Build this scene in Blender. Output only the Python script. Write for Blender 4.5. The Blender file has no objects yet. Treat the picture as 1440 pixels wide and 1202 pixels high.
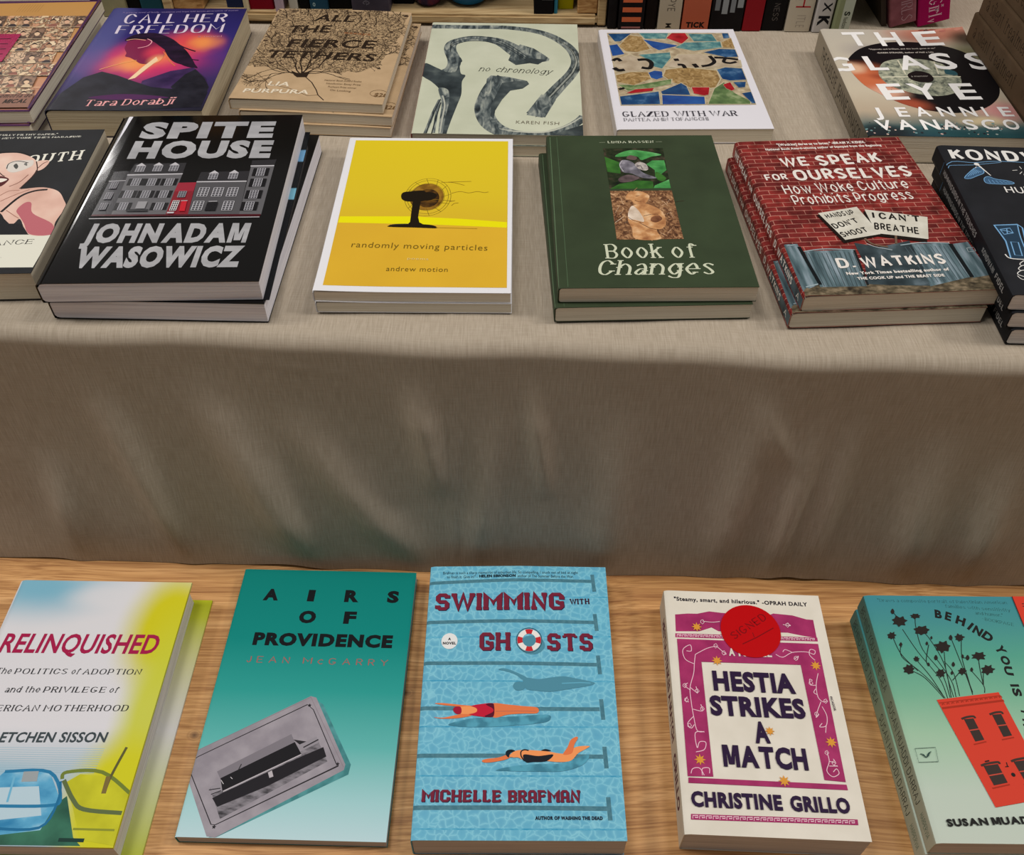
import bpy, bmesh, math, random
from mathutils import Vector, Matrix
random.seed(7)
sc = bpy.context.scene
C = sc.collection
R = math.radians

# ------------------------------------------------------------------ camera
ZL = 0.75            # top of the wooden table
ZU = ZL + 0.2355     # top of the cloth-covered riser
CAM_Z = ZL + 0.6611
def build_camera():
    pitch, roll = 0.817591, 0.006008
    right = Vector((1, 0, 0))
    fwd = Vector((0, math.cos(pitch), -math.sin(pitch)))
    down = Vector((0, -math.sin(pitch), -math.cos(pitch)))
    r2 = right*math.cos(roll) - down*math.sin(roll)
    d2 = right*math.sin(roll) + down*math.cos(roll)
    m = Matrix((r2, -d2, -fwd)).transposed().to_4x4()
    m.translation = (0, 0, CAM_Z)
    cd = bpy.data.cameras.new('camera')
    cd.sensor_fit = 'HORIZONTAL'
    cd.sensor_width = 36.0
    cd.lens = 36.0*1298.37/1440.0
    cd.clip_start = 0.01
    co = bpy.data.objects.new('camera', cd)
    C.objects.link(co)
    co.matrix_world = m
    sc.camera = co
build_camera()

# ------------------------------------------------------------------ light
sc.view_settings.view_transform = 'Standard'
sc.view_settings.look = 'None'
sc.view_settings.gamma = 1.0
sc.view_settings.use_curve_mapping = False
sc.view_settings.exposure = -0.08
wd = bpy.data.worlds.new('room_light')
wd.use_nodes = True
wd.node_tree.nodes['Background'].inputs[0].default_value = (1.0, 0.95, 0.90, 1)
wd.node_tree.nodes['Background'].inputs[1].default_value = 0.18
sc.world = wd
def area(name, loc, size, power, col, target=(0, .7, .9)):
    ld = bpy.data.lights.new(name, 'AREA')
    ld.shape = 'RECTANGLE'
    ld.size, ld.size_y = size
    ld.energy = power
    ld.color = col
    o = bpy.data.objects.new(name, ld)
    o.location = loc
    o.rotation_euler = (Vector(target)-Vector(loc)).to_track_quat('-Z', 'Y').to_euler()
    C.objects.link(o)
    return o
area('ceiling_and_fill_light', (-1.75, 0.62, 2.70), (0.35, 0.35), 17.2, (1.0, 0.96, 0.92))
area('ceiling_and_fill_light', (1.85, 0.58, 2.70), (0.35, 0.35), 18.9, (1.0, 0.95, 0.90))
area('ceiling_and_fill_light', (-0.55, 0.66, 2.70), (0.35, 0.35), 6.9, (1.0, 0.96, 0.92))
area('ceiling_and_fill_light', (0.75, 0.62, 2.70), (0.35, 0.35), 7.7, (1.0, 0.95, 0.90))
area('ceiling_and_fill_light', (-0.35, 0.30, 2.75), (0.35, 0.35), 6.5, (1.0, 0.95, 0.90), (0, .5, .9))  # added fill, no known fixture: grazes the hanging cloth front to bring out folds
area('ceiling_and_fill_light', (-2.12, 3.65, 2.62), (0.4, 0.3), 9.0, (1.0, 0.97, 0.94))

# ------------------------------------------------------------------ materials
def lin(c):
    c = c/255.0
    return c/12.92 if c <= 0.04045 else ((c+0.055)/1.055)**2.4
def rgb(h):
    if isinstance(h, (tuple, list)):
        return (lin(h[0]), lin(h[1]), lin(h[2]), 1.0)
    h = h.lstrip('#')
    return (lin(int(h[0:2], 16)), lin(int(h[2:4], 16)), lin(int(h[4:6], 16)), 1.0)
_mats = {}
def newmat(name, rough=0.5, spec=0.2):
    m = bpy.data.materials.new(name)
    m.use_nodes = True
    b = m.node_tree.nodes['Principled BSDF']
    b.inputs['Roughness'].default_value = rough
    b.inputs['Specular IOR Level'].default_value = spec
    return m, m.node_tree, b
def ink(h, rough=0.5, spec=0.08):
    """plain printed colour with a trace of paper mottling"""
    k = (str(h), rough, spec)
    if k not in _mats:
        m, nt, b = newmat('ink_'+str(h), rough, spec)
        b.inputs['Base Color'].default_value = rgb(h)
        _mats[k] = m
    return _mats[k]
def N(nt, t, **kw):
    n = nt.nodes.new(t)
    for k, v in kw.items():
        setattr(n, k, v)
    return n
def coords(nt, scale=(1, 1, 1), kind='Object', rot=0, loc=(0, 0, 0)):
    tc = N(nt, 'ShaderNodeTexCoord')
    mp = N(nt, 'ShaderNodeMapping')
    mp.inputs['Scale'].default_value = scale
    mp.inputs['Rotation'].default_value = (0, 0, rot)
    mp.inputs['Location'].default_value = loc
    nt.links.new(tc.outputs[kind], mp.inputs['Vector'])
    return mp.outputs['Vector']
def ramp(nt, fac, stops, interp='LINEAR'):
    r = N(nt, 'ShaderNodeValToRGB')
    r.color_ramp.interpolation = interp
    el = r.color_ramp.elements
    while len(el) > 1:
        el.remove(el[-1])
    el[0].position = stops[0][0]; el[0].color = rgb(stops[0][1])
    for p, c in stops[1:]:
        e = el.new(p); e.color = rgb(c)
    nt.links.new(fac, r.inputs['Fac'])
    return r.outputs['Color']
def noisemat(name, stops, scale=(200, 200, 200), detail=4, rough=0.45, kind='Object', rot=0, distort=0.0, spec=0.1):
    if name in _mats:
        return _mats[name]
    m, nt, b = newmat(name, rough, spec)
    n = N(nt, 'ShaderNodeTexNoise')
    n.inputs['Scale'].default_value = 1.0
    n.inputs['Detail'].default_value = detail
    n.inputs['Distortion'].default_value = distort
    nt.links.new(coords(nt, scale, kind, rot), n.inputs['Vector'])
    nt.links.new(ramp(nt, n.outputs['Fac'], stops), b.inputs['Base Color'])
    _mats[name] = m
    return m
def gradmat(name, stops, axis='Y', rough=0.45, wobble=0.0, spec=0.1):
    """printed gradient along the cover (UV), with optional soft wobble"""
    m, nt, b = newmat(name, rough, spec)
    v = coords(nt, (1, 1, 1), 'UV')
    sp = N(nt, 'ShaderNodeSeparateXYZ'); nt.links.new(v, sp.inputs[0])
    f = sp.outputs[axis]
    if wobble:
        n = N(nt, 'ShaderNodeTexNoise'); n.inputs['Scale'].default_value = 2.5
        nt.links.new(v, n.inputs['Vector'])
        a = N(nt, 'ShaderNodeMath', operation='MULTIPLY_ADD')
        nt.links.new(n.outputs['Fac'], a.inputs[0]); a.inputs[1].default_value = wobble
        nt.links.new(f, a.inputs[2]); f = a.outputs[0]
    nt.links.new(ramp(nt, f, stops), b.inputs['Base Color'])
    return m
def blobmat(name, base, blobs, rough=0.45, warp=0.0, spec=0.1):
    """soft printed colour blobs: (u, v, ru, rv, colour, softness, strength) over a base colour or vertical gradient"""
    m, nt, b = newmat(name, rough, spec)
    v = coords(nt, (1, 1, 1), 'UV')
    if warp:
        n = N(nt, 'ShaderNodeTexNoise'); n.inputs['Scale'].default_value = 4.0
        nt.links.new(v, n.inputs['Vector'])
        ma = N(nt, 'ShaderNodeVectorMath', operation='MULTIPLY_ADD')
        nt.links.new(n.outputs['Color'], ma.inputs[0])
        ma.inputs[1].default_value = (warp, warp, 0)
        off = N(nt, 'ShaderNodeVectorMath', operation='SUBTRACT')
        nt.links.new(v, off.inputs[0]); off.inputs[1].default_value = (warp/2, warp/2, 0)
        nt.links.new(off.outputs[0], ma.inputs[2]); v = ma.outputs[0]
    sp = N(nt, 'ShaderNodeSeparateXYZ'); nt.links.new(v, sp.inputs[0])
    if isinstance(base, list):
        col = ramp(nt, sp.outputs['Y'], base)
    else:
        rn = N(nt, 'ShaderNodeRGB'); rn.outputs[0].default_value = rgb(base); col = rn.outputs[0]
    for (u, w, ru, rv, c, lo, st) in blobs:
        mp = N(nt, 'ShaderNodeVectorMath', operation='SUBTRACT')
        nt.links.new(v, mp.inputs[0]); mp.inputs[1].default_value = (u, w, 0)
        dv = N(nt, 'ShaderNodeVectorMath', operation='MULTIPLY')
        nt.links.new(mp.outputs[0], dv.inputs[0]); dv.inputs[1].default_value = (1/ru, 1/rv, 0)
        ln = N(nt, 'ShaderNodeVectorMath', operation='LENGTH'); nt.links.new(dv.outputs[0], ln.inputs[0])
        mr = N(nt, 'ShaderNodeMapRange', interpolation_type='SMOOTHSTEP')
        nt.links.new(ln.outputs['Value'], mr.inputs[0])
        mr.inputs[1].default_value = lo; mr.inputs[2].default_value = 1.0
        mr.inputs[3].default_value = st; mr.inputs[4].default_value = 0.0
        mx = N(nt, 'ShaderNodeMix', data_type='RGBA')
        nt.links.new(mr.outputs[0], mx.inputs['Factor'])
        nt.links.new(col, mx.inputs[6]); mx.inputs[7].default_value = rgb(c)
        col = mx.outputs[2]
    nt.links.new(col, b.inputs['Base Color'])
    return m
def brickmat(name):
    m, nt, b = newmat(name, 0.4)
    v = coords(nt, (1, 1, 1), 'Object')
    br = N(nt, 'ShaderNodeTexBrick')
    br.inputs['Scale'].default_value = 1.0
    br.inputs['Brick Width'].default_value = 0.0135
    br.inputs['Row Height'].default_value = 0.0057
    br.inputs['Mortar Size'].default_value = 0.00035
    br.inputs['Mortar Smooth'].default_value = 0.3
    br.inputs['Bias'].default_value = -0.1
    br.inputs['Color1'].default_value = rgb('8c2e2a')
    br.inputs['Color2'].default_value = rgb('5f1e1e')
    br.inputs['Mortar'].default_value = rgb('b27a6c')
    nt.links.new(v, br.inputs['Vector'])
    n = N(nt, 'ShaderNodeTexNoise'); n.inputs['Scale'].default_value = 90; n.inputs['Detail'].default_value = 5
    nt.links.new(v, n.inputs['Vector'])
    mx = N(nt, 'ShaderNodeMix', data_type='RGBA', blend_type='MULTIPLY')
    mx.inputs['Factor'].default_value = 0.8
    nt.links.new(br.outputs['Color'], mx.inputs[6])
    nt.links.new(ramp(nt, n.outputs['Fac'], [(0.3, '8c7f7c'), (0.6, 'ffffff')]), mx.inputs[7])
    nt.links.new(mx.outputs[2], b.inputs['Base Color'])
    return m
def watermat(name):
    m, nt, b = newmat(name, 0.38)
    v = coords(nt, (1, 1, 1), 'Object')
    n = N(nt, 'ShaderNodeTexNoise'); n.inputs['Scale'].default_value = 110; n.inputs['Detail'].default_value = 2
    nt.links.new(v, n.inputs['Vector'])
    ma = N(nt, 'ShaderNodeVectorMath', operation='MULTIPLY_ADD')
    nt.links.new(n.outputs['Color'], ma.inputs[0]); ma.inputs[1].default_value = (.008, .008, 0)
    nt.links.new(v, ma.inputs[2])
    vo = N(nt, 'ShaderNodeTexVoronoi', feature='DISTANCE_TO_EDGE'); vo.inputs['Scale'].default_value = 175
    nt.links.new(ma.outputs[0], vo.inputs['Vector'])
    n2 = N(nt, 'ShaderNodeTexNoise'); n2.inputs['Scale'].default_value = 60
    nt.links.new(v, n2.inputs['Vector'])
    c1 = ramp(nt, vo.outputs['Distance'], [(0.0, '86c8da'), (0.06, '72b8d0'), (0.2, '64acc8'), (0.6, '5aa4c4')])
    mx = N(nt, 'ShaderNodeMix', data_type='RGBA')
    nt.links.new(ramp(nt, n2.outputs['Fac'], [(0.35, '000000'), (0.65, '999999')]), mx.inputs['Factor'])
    nt.links.new(c1, mx.inputs[6]); mx.inputs[7].default_value = rgb('62b4d0')
    nt.links.new(mx.outputs[2], b.inputs['Base Color'])
    return m
def pagemat(name, c1, c2, per=900.0, axis=2):
    if name in _mats:
        return _mats[name]
    m, nt, b = newmat(name, 0.85, 0.1)
    sc_ = [12.0, 12.0, 12.0]; sc_[axis] = per
    n = N(nt, 'ShaderNodeTexNoise'); n.inputs['Scale'].default_value = 1.0; n.inputs['Detail'].default_value = 3
    nt.links.new(coords(nt, tuple(sc_)), n.inputs['Vector'])
    nt.links.new(ramp(nt, n.outputs['Fac'], [(0.3, c2), (0.62, c1)]), b.inputs['Base Color'])
    bp = N(nt, 'ShaderNodeBump'); bp.inputs['Strength'].default_value = 0.35; bp.inputs['Distance'].default_value = 0.0006
    nt.links.new(n.outputs['Fac'], bp.inputs['Height']); nt.links.new(bp.outputs[0], b.inputs['Normal'])
    _mats[name] = m
    return m
CREAM = pagemat('cream_pages', 'e2dac9', 'd0c5b1')
PALE = pagemat('pale_pages', 'dcd8d4', 'bdb8b6')
WHITEP = pagemat('white_pages', 'e6e4ea', 'cac8d0')

# ------------------------------------------------------------------ lettering
GL = {'A':'8 024a82 2565','B':'6 020a ~0a4a684606 ~0646644202','C':'7 ~784a1906134274','D':'7 020a ~0a3a6976633202','E':'6 0a02 0a6a 0656 0262',
'F':'6 0a02 0a6a 0656','G':'8 ~794a1906134274 747545','H':'7 020a 727a 0676','I':'0 020a','J':'4 ~4a442204','K':'6 020a 6a05 2762',
'L':'5 0a0252','M':'9 020a559a92','N':'7 020a727a','O':'8 o4a79867342130619','P':'6 020a ~0a4a685505','Q':'8 o4a79867342130619 5481','R':'6 020a ~0a4a684606 3662',
'S':'6 ~693a0836643203','T':'8 424a 0a8a','U':'7 ~0a05134263757a','V':'8 0a428a','W':'c 0a326a92ca','X':'7 027a 0a72','Y':'8 0a468a 4642','Z':'7 0a7a0272',
'a':'5 ~07385652 ~5525032254','b':'6 0a02 ~0638653204','c':'5 ~5738053253','d':'6 6a62 ~6638053264','e':'6 0565 ~655738053253',
'f':'4 ~593a2822 0848','g':'6 ~6638053264 ~68613001','h':'6 0a02 ~06386662','i':'0 0802 0b0a','j':'3 ~38310001 3b3a','k':'5 0a02 5805 2652','l':'0 0a02',
'm':'a 0802 ~06285652 ~5678a6a2','n':'6 0802 ~06386662','o':'6 o38653205','p':'6 0800 ~0638653204','q':'6 6860 ~6638053264','r':'4 0802 ~062847',
's':'5 ~57280735533203','t':'4 ~2a243242 0848','u':'6 ~0804326468 6862','v':'6 083268','w':'a 08325872a8','x':'6 0862 0268','y':'6 0832 6810','z':'5 08580252',
'.':'0 0302','-':'5 0656','"':'2 0b09 2b29',"'":'0 0b09',',':'1 1301'}
OCT = {'S':'6 695a1a090716566563521203','G':'7 78796a1a09031262737545','C':'7 78796a1a090312627374','B':'6 020a5a69675606 5665635202','R':'6 020a5a69675606 3662','A':'6 02091a5a6962 0565','O':'7 1a6a7973621203091a'}
def cat(p, closed=False, n=6):
    out = []
    m = len(p)
    rng = range(m) if closed else range(m-1)
    for i in rng:
        if closed:
            a, b, c, d = p[(i-1) % m], p[i], p[(i+1) % m], p[(i+2) % m]
        else:
            a, b, c, d = p[max(i-1, 0)], p[i], p[i+1], p[min(i+2, m-1)]
        for k in range(n):
            t = k/n
            out.append(tuple(0.5*((2*b[j])+(-a[j]+c[j])*t+(2*a[j]-5*b[j]+4*c[j]-d[j])*t*t+(-a[j]+3*b[j]-3*c[j]+d[j])*t**3) for j in (0, 1)))
    if not closed:
        out.append(tuple(p[-1]))
    return out
def ribbon(pts, hw, closed=False):
    """quads along a polyline; hw(dx, dy) gives the half width for a unit direction"""
    n = len(pts)
    L, Rr = [], []
    for i in range(n):
        if closed:
            a, b = pts[i-1], pts[(i+1) % n]
        else:
            a, b = pts[max(i-1, 0)], pts[min(i+1, n-1)]
        dx, dy = b[0]-a[0], b[1]-a[1]
        d = math.hypot(dx, dy) or 1e-9
        dx, dy = dx/d, dy/d
        h = hw(dx, dy)
        if 0 < i < n-1 and not closed:
            e, g = pts[i], pts[i+1]
            d1 = Vector((e[0]-a[0], e[1]-a[1])); d2 = Vector((g[0]-e[0], g[1]-e[1]))
            if d1.length > 1e-9 and d2.length > 1e-9:
                cs = max(-1, min(1, d1.normalized().dot(d2.normalized())))
                half = math.cos(math.acos(cs)/2)
                h = min(h/max(half, .35), h*2.2)
        L.append((pts[i][0]-dy*h, pts[i][1]+dx*h)); Rr.append((pts[i][0]+dy*h, pts[i][1]-dx*h))
    q = []
    for i in range(n if closed else n-1):
        j = (i+1) % n
        q.append([Rr[i], Rr[j], L[j], L[i]])
    return q
def stroke_text(s, thick, thin, serif=0.0, wide=1.0, track=0.25, spacew=0.55, jag=0.0, smooth=True):
    """polygons of a line of lettering drawn with a broad pen; cap height is 1"""
    polys = []
    x = 0.0
    def hw(dx, dy):
        return 0.5*math.hypot(thick*dy, thin*dx)
    for ch in s:
        if ch == ' ':
            x += spacew*wide; continue
        g = GL.get(ch) or GL.get(ch.upper()) or GL['-']
        parts = g.split(' ')
        if not smooth and ch in OCT:
            parts = OCT[ch].split(' ')
        w = int(parts[0], 36)/8.0*wide
        x += thick/2
        for st in parts[1:]:
            kind = st[0] if st[0] in '~o' and len(st) % 2 else ''
            q = st[1:] if kind else st
            p = [(x+int(q[i], 36)/8.0*wide+random.uniform(-jag, jag), (int(q[i+1], 36)-2)/8.0+random.uniform(-jag, jag)) for i in range(0, len(q), 2)]
            if kind == '~' and smooth:
                p = cat(p)
            if kind == 'o':
                polys += ribbon(cat(p, True) if smooth else p, hw, True)
                continue
            # butt ends reach to the outer edge of the line
            for e, f in ((0, 1), (-1, -2)):
                dx, dy = p[e][0]-p[f][0], p[e][1]-p[f][1]
                d = math.hypot(dx, dy) or 1e-9
                if abs(dy)/d < .7 and not serif:
                    p[e] = (p[e][0]+dx/d*thick*.25, p[e][1])
                if serif:
                    if abs(dy)/d > .55:
                        cx, cy = p[e]
                        polys.append([(cx-serif/2, cy-thin*.55), (cx+serif/2, cy-thin*.55), (cx+serif/2, cy+thin*.55), (cx-serif/2, cy+thin*.55)])
                    elif kind == '' and ch.isupper():
                        cx, cy = p[e]
                        sg = -1 if cy > .6 else 1
                        polys.append([(cx-thin*.5, cy-serif*.1), (cx+thin*.5, cy-serif*.1), (cx+thin*.5, cy+sg*serif*.55), (cx-thin*.5, cy+sg*serif*.55)])
            # joints
            polys += ribbon(p, hw)
        x += w+thick/2+track*wide
    k = 1+thin
    return [[(a, (b+thin/2)/k) for a, b in q] for q in polys], x-track*wide
_tc = {}
MB = [[(0, 0), (.27, 0), (.27, 1), (0, 1)], [(.83, 0), (1.1, 0), (1.1, 1), (.83, 1)], [(.2, 1), (.36, .12), (.55, .12), (.55, .42), (.38, 1)], [(.55, .42), (.55, .12), (.74, .12), (.9, 1), (.72, 1)]]
def font_text(s, bold=0.0, track=1.0):
    if bold >= .035 and 'M' in s:
        # heavy M drawn as plain strokes, the other letters set one by one
        out, x = [], 0.0
        for ch in s:
            if ch == ' ':
                x += .38; continue
            fs, wd_ = (MB, 1.1) if ch == 'M' else font_text(ch, bold, track)
            out += [[(a+x, b) for a, b in f] for f in fs]
            x += wd_+.07
        return out, x-.07
    k = (s, bold, track)
    if k not in _tc:
        c = bpy.data.curves.new('lettering', 'FONT')
        c.body = s; c.size = 1.0; c.offset = bold; c.space_character = track; c.resolution_u = 3
        o = bpy.data.objects.new('lettering', c)
        me = o.to_mesh()
        vs = [v.co.copy() for v in me.vertices]
        hs = .69+2*bold
        fs = [[(vs[i].x/.69, (vs[i].y+bold)/hs) for i in p.vertices] for p in me.polygons]
        x0 = min(v.x for v in vs)/.69; x1 = max(v.x for v in vs)/.69
        fs = [[(a-x0, b) for a, b in f] for f in fs]
        o.to_mesh_clear(); bpy.data.objects.remove(o); bpy.data.curves.remove(c)
        _tc[k] = (fs, x1-x0)
    return _tc[k]
FONTS = {'R': lambda s: font_text(s, 0.0), 'L': lambda s: font_text(s, -.008, 1.1), 'B': lambda s: font_text(s, .022, 1.05), 'H': lambda s: font_text(s, .042, 1.12),
 'X': lambda s: font_text(s, .06, 1.16),
 'S': lambda s: stroke_text(s, .17, .05, .34, .8), 'SL': lambda s: stroke_text(s, .10, .045, .24, .8, .3), 'SB': lambda s: stroke_text(s, .26, .09, .5, .95, .34),
 'D': lambda s: stroke_text(s, .24, .035, 0, .95, .3), 'F': lambda s: stroke_text(s, .27, .21, .33, .74, .2, .3, 0, False), 'K': lambda s: stroke_text(s, .25, .22, 0, .75, .25, .4, .02),
 'P': lambda s: stroke_text(s, .14, .12, 0, .7, .28, .5, .03), 'G': lambda s: font_text(s, .05, 1.1), 'SI': lambda s: stroke_text(s, .16, .06, .3, .85, .34), 'M': lambda s: stroke_text(s, .12, .10, 0, .8, .25)}

# ------------------------------------------------------------------ printed covers
class Art:
    """flat print on a cover. Points are given on a drawing sheet (crop origin + scale, corners of the cover on that sheet)
    and turned into the cover's own metric plane by the homography of the four corners."""
    def __init__(s, w, l, quad, ox, oy, sc_):
        s.w, s.l, s.ox, s.oy, s.sc = w, l, ox, oy, sc_
        s.items = []
        s.hold = False
        P = quad; Q = [(-w/2, l/2), (w/2, l/2), (w/2, -l/2), (-w/2, -l/2)]
        A = []; B = []
        for (x, y), (X, Y) in zip(P, Q):
            A.append([x, y, 1, 0, 0, 0, -X*x, -X*y]); B.append(X)
            A.append([0, 0, 0, x, y, 1, -Y*x, -Y*y]); B.append(Y)
        n = 8
        M = [r[:]+[b] for r, b in zip(A, B)]
        for i in range(n):
            k = max(range(i, n), key=lambda r: abs(M[r][i])); M[i], M[k] = M[k], M[i]
            for r in range(n):
                if r != i:
                    f = M[r][i]/M[i][i]
                    M[r] = [a-f*b for a, b in zip(M[r], M[i])]
        s.h = [M[i][8]/M[i][i] for i in range(n)]+[1.0]
    def pt(s, p):
        x, y = s.ox+p[0]/s.sc, s.oy+p[1]/s.sc
        h = s.h
        d = h[6]*x+h[7]*y+h[8]
        return ((h[0]*x+h[1]*y+h[2])/d, (h[3]*x+h[4]*y+h[5])/d)
    def raw(s, polys, mat):
        s.items.append((polys, mat if not isinstance(mat, (str, tuple)) else ink(mat), s.hold))
    def poly(s, mat, *p):
        s.raw([[s.pt(a) for a in p]], mat)
    def blob(s, mat, *p):
        s.raw([cat([s.pt(a) for a in p], True, 5)], mat)
    def line(s, mat, mm, *p, curve=False, closed=False):
        q = [s.pt(a) for a in p]
        if curve:
            q = cat(q, closed, 5)
        s.raw(ribbon(q, lambda dx, dy: mm/2000.0, closed), mat)
    def circ(s, mat, c, mm, mmy=None, n=28):
        x, y = s.pt(c); b = (mmy or mm)/1000; a = mm/1000
        s.raw([[(x+a*math.cos(2*math.pi*i/n), y+b*math.sin(2*math.pi*i/n)) for i in range(n)]], mat)
    def ring(s, mat, c, mm, wmm, mmy=None, n=36, a0=0, a1=360):
        x, y = s.pt(c); b = (mmy or mm)/1000; a = mm/1000
        full = a1-a0 >= 360
        k = n if full else n+1
        p = [(x+a*math.cos(R(a0+(a1-a0)*i/n)), y+b*math.sin(R(a0+(a1-a0)*i/n))) for i in range(k)]
        s.raw(ribbon(p, lambda dx, dy: wmm/2000, full), mat)
    def rect(s, mat, c, wmm, hmm, rot=0):
        x, y = s.pt(c); a, b = wmm/2000, hmm/2000
        co, si = math.cos(R(rot)), math.sin(R(rot))
        s.raw([[(x+co*i*a-si*j*b, y+si*i*a+co*j*b) for i, j in ((-1, -1), (1, -1), (1, 1), (-1, 1))]], mat)
    def star(s, mat, c, mm, n=8, inner=.5):
        x, y = s.pt(c)
        s.raw([[(x+mm/1000*(1 if i % 2 == 0 else inner)*math.sin(math.pi*i/n), y+mm/1000*(1 if i % 2 == 0 else inner)*math.cos(math.pi*i/n)) for i in range(2*n)]], mat)
    def text(s, mat, t, x0, y0, x1, y1, h, font='B', slant=0.0):
        A = Vector(s.pt((x0, y0))); B = Vector(s.pt((x1, y1)))
        ex = (B-A).normalized(); ey = Vector((-ex.y, ex.x))
        mx, my = (x0+x1)/2, (y0+y1)/2
        ln = math.hypot(x1-x0, y1-y0)
        H = (Vector(s.pt((mx+(y1-y0)/ln*h, my-(x1-x0)/ln*h)))-Vector(s.pt((mx, my)))).dot(ey)
        fs, wd_ = FONTS[font](t)
        k = (B-A).length/wd_
        s.raw([[tuple(A+ex*(a*k+b*H*slant)+ey*(b*H)) for a, b in f] for f in fs], mat)
    def arctext(s, mat, t, pts, h, font='B'):
        """letters set one by one: pts are (x, y, x2, y2) baselines"""
        for ch, (x0, y0, x1, y1) in zip(t, pts):
            s.text(mat, ch, x0, y0, x1, y1, h, font)

def mesh_obj(name, bm, mats, parent=None, smooth=False):
    me = bpy.data.meshes.new(name)
    bm.to_mesh(me); bm.free()
    for m in mats:
        me.materials.append(m)
    if smooth:
        for p in me.polygons:
            p.use_smooth = True
    o = bpy.data.objects.new(name, me)
    C.objects.link(o)
    if parent:
        o.parent = parent
    return o
def cut(bm, w, l, nx, ny, xs=()):
    for i in range(1, nx):
        bmesh.ops.bisect_plane(bm, geom=bm.verts[:]+bm.edges[:]+bm.faces[:], plane_co=(-w/2+w*i/nx, 0, 0), plane_no=(1, 0, 0))
    for x in xs:
        bmesh.ops.bisect_plane(bm, geom=bm.verts[:]+bm.edges[:]+bm.faces[:], plane_co=(x, 0, 0), plane_no=(1, 0, 0))
    for j in range(1, ny):
        bmesh.ops.bisect_plane(bm, geom=bm.verts[:]+bm.edges[:]+bm.faces[:], plane_co=(0, -l/2+l*j/ny, 0), plane_no=(0, 1, 0))
def setuv(bm, w, l):
    uv = bm.loops.layers.uv.verify()
    for f in bm.faces:
        for lp in f.loops:
            lp[uv].uv = (lp.vert.co.x/w+.5, lp.vert.co.y/l+.5)
def prism(bm, prof, y0, y1, mi=0):
    """extrude an (x, z) outline along y"""
    a = [bm.verts.new((x, y0, z)) for x, z in prof]
    b = [bm.verts.new((x, y1, z)) for x, z in prof]
    n = len(prof)
    fs = [bm.faces.new(a), bm.faces.new(b[::-1])]
    for i in range(n):
        j = (i+1) % n
        fs.append(bm.faces.new((a[j], a[i], b[i], b[j])))
    for f in fs:
        f.material_index = mi
    bmesh.ops.recalc_face_normals(bm, faces=fs)
def box(bm, x0, x1, y0, y1, z0, z1, mi=0):
    prism(bm, [(x0, z0), (x1, z0), (x1, z1), (x0, z1)], y0, y1, mi)
def tag(o, label, cat_, group=None, kind=None):
    o['label'] = label; o['category'] = cat_
    if group:
        o['group'] = group
    if kind:
        o['kind'] = kind
def empty(name, loc=(0, 0, 0), rz=0.0):
    o = bpy.data.objects.new(name, None)
    o.empty_display_size = .02
    o.location = loc; o.rotation_euler = (0, 0, rz)
    C.objects.link(o)
    return o
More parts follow.
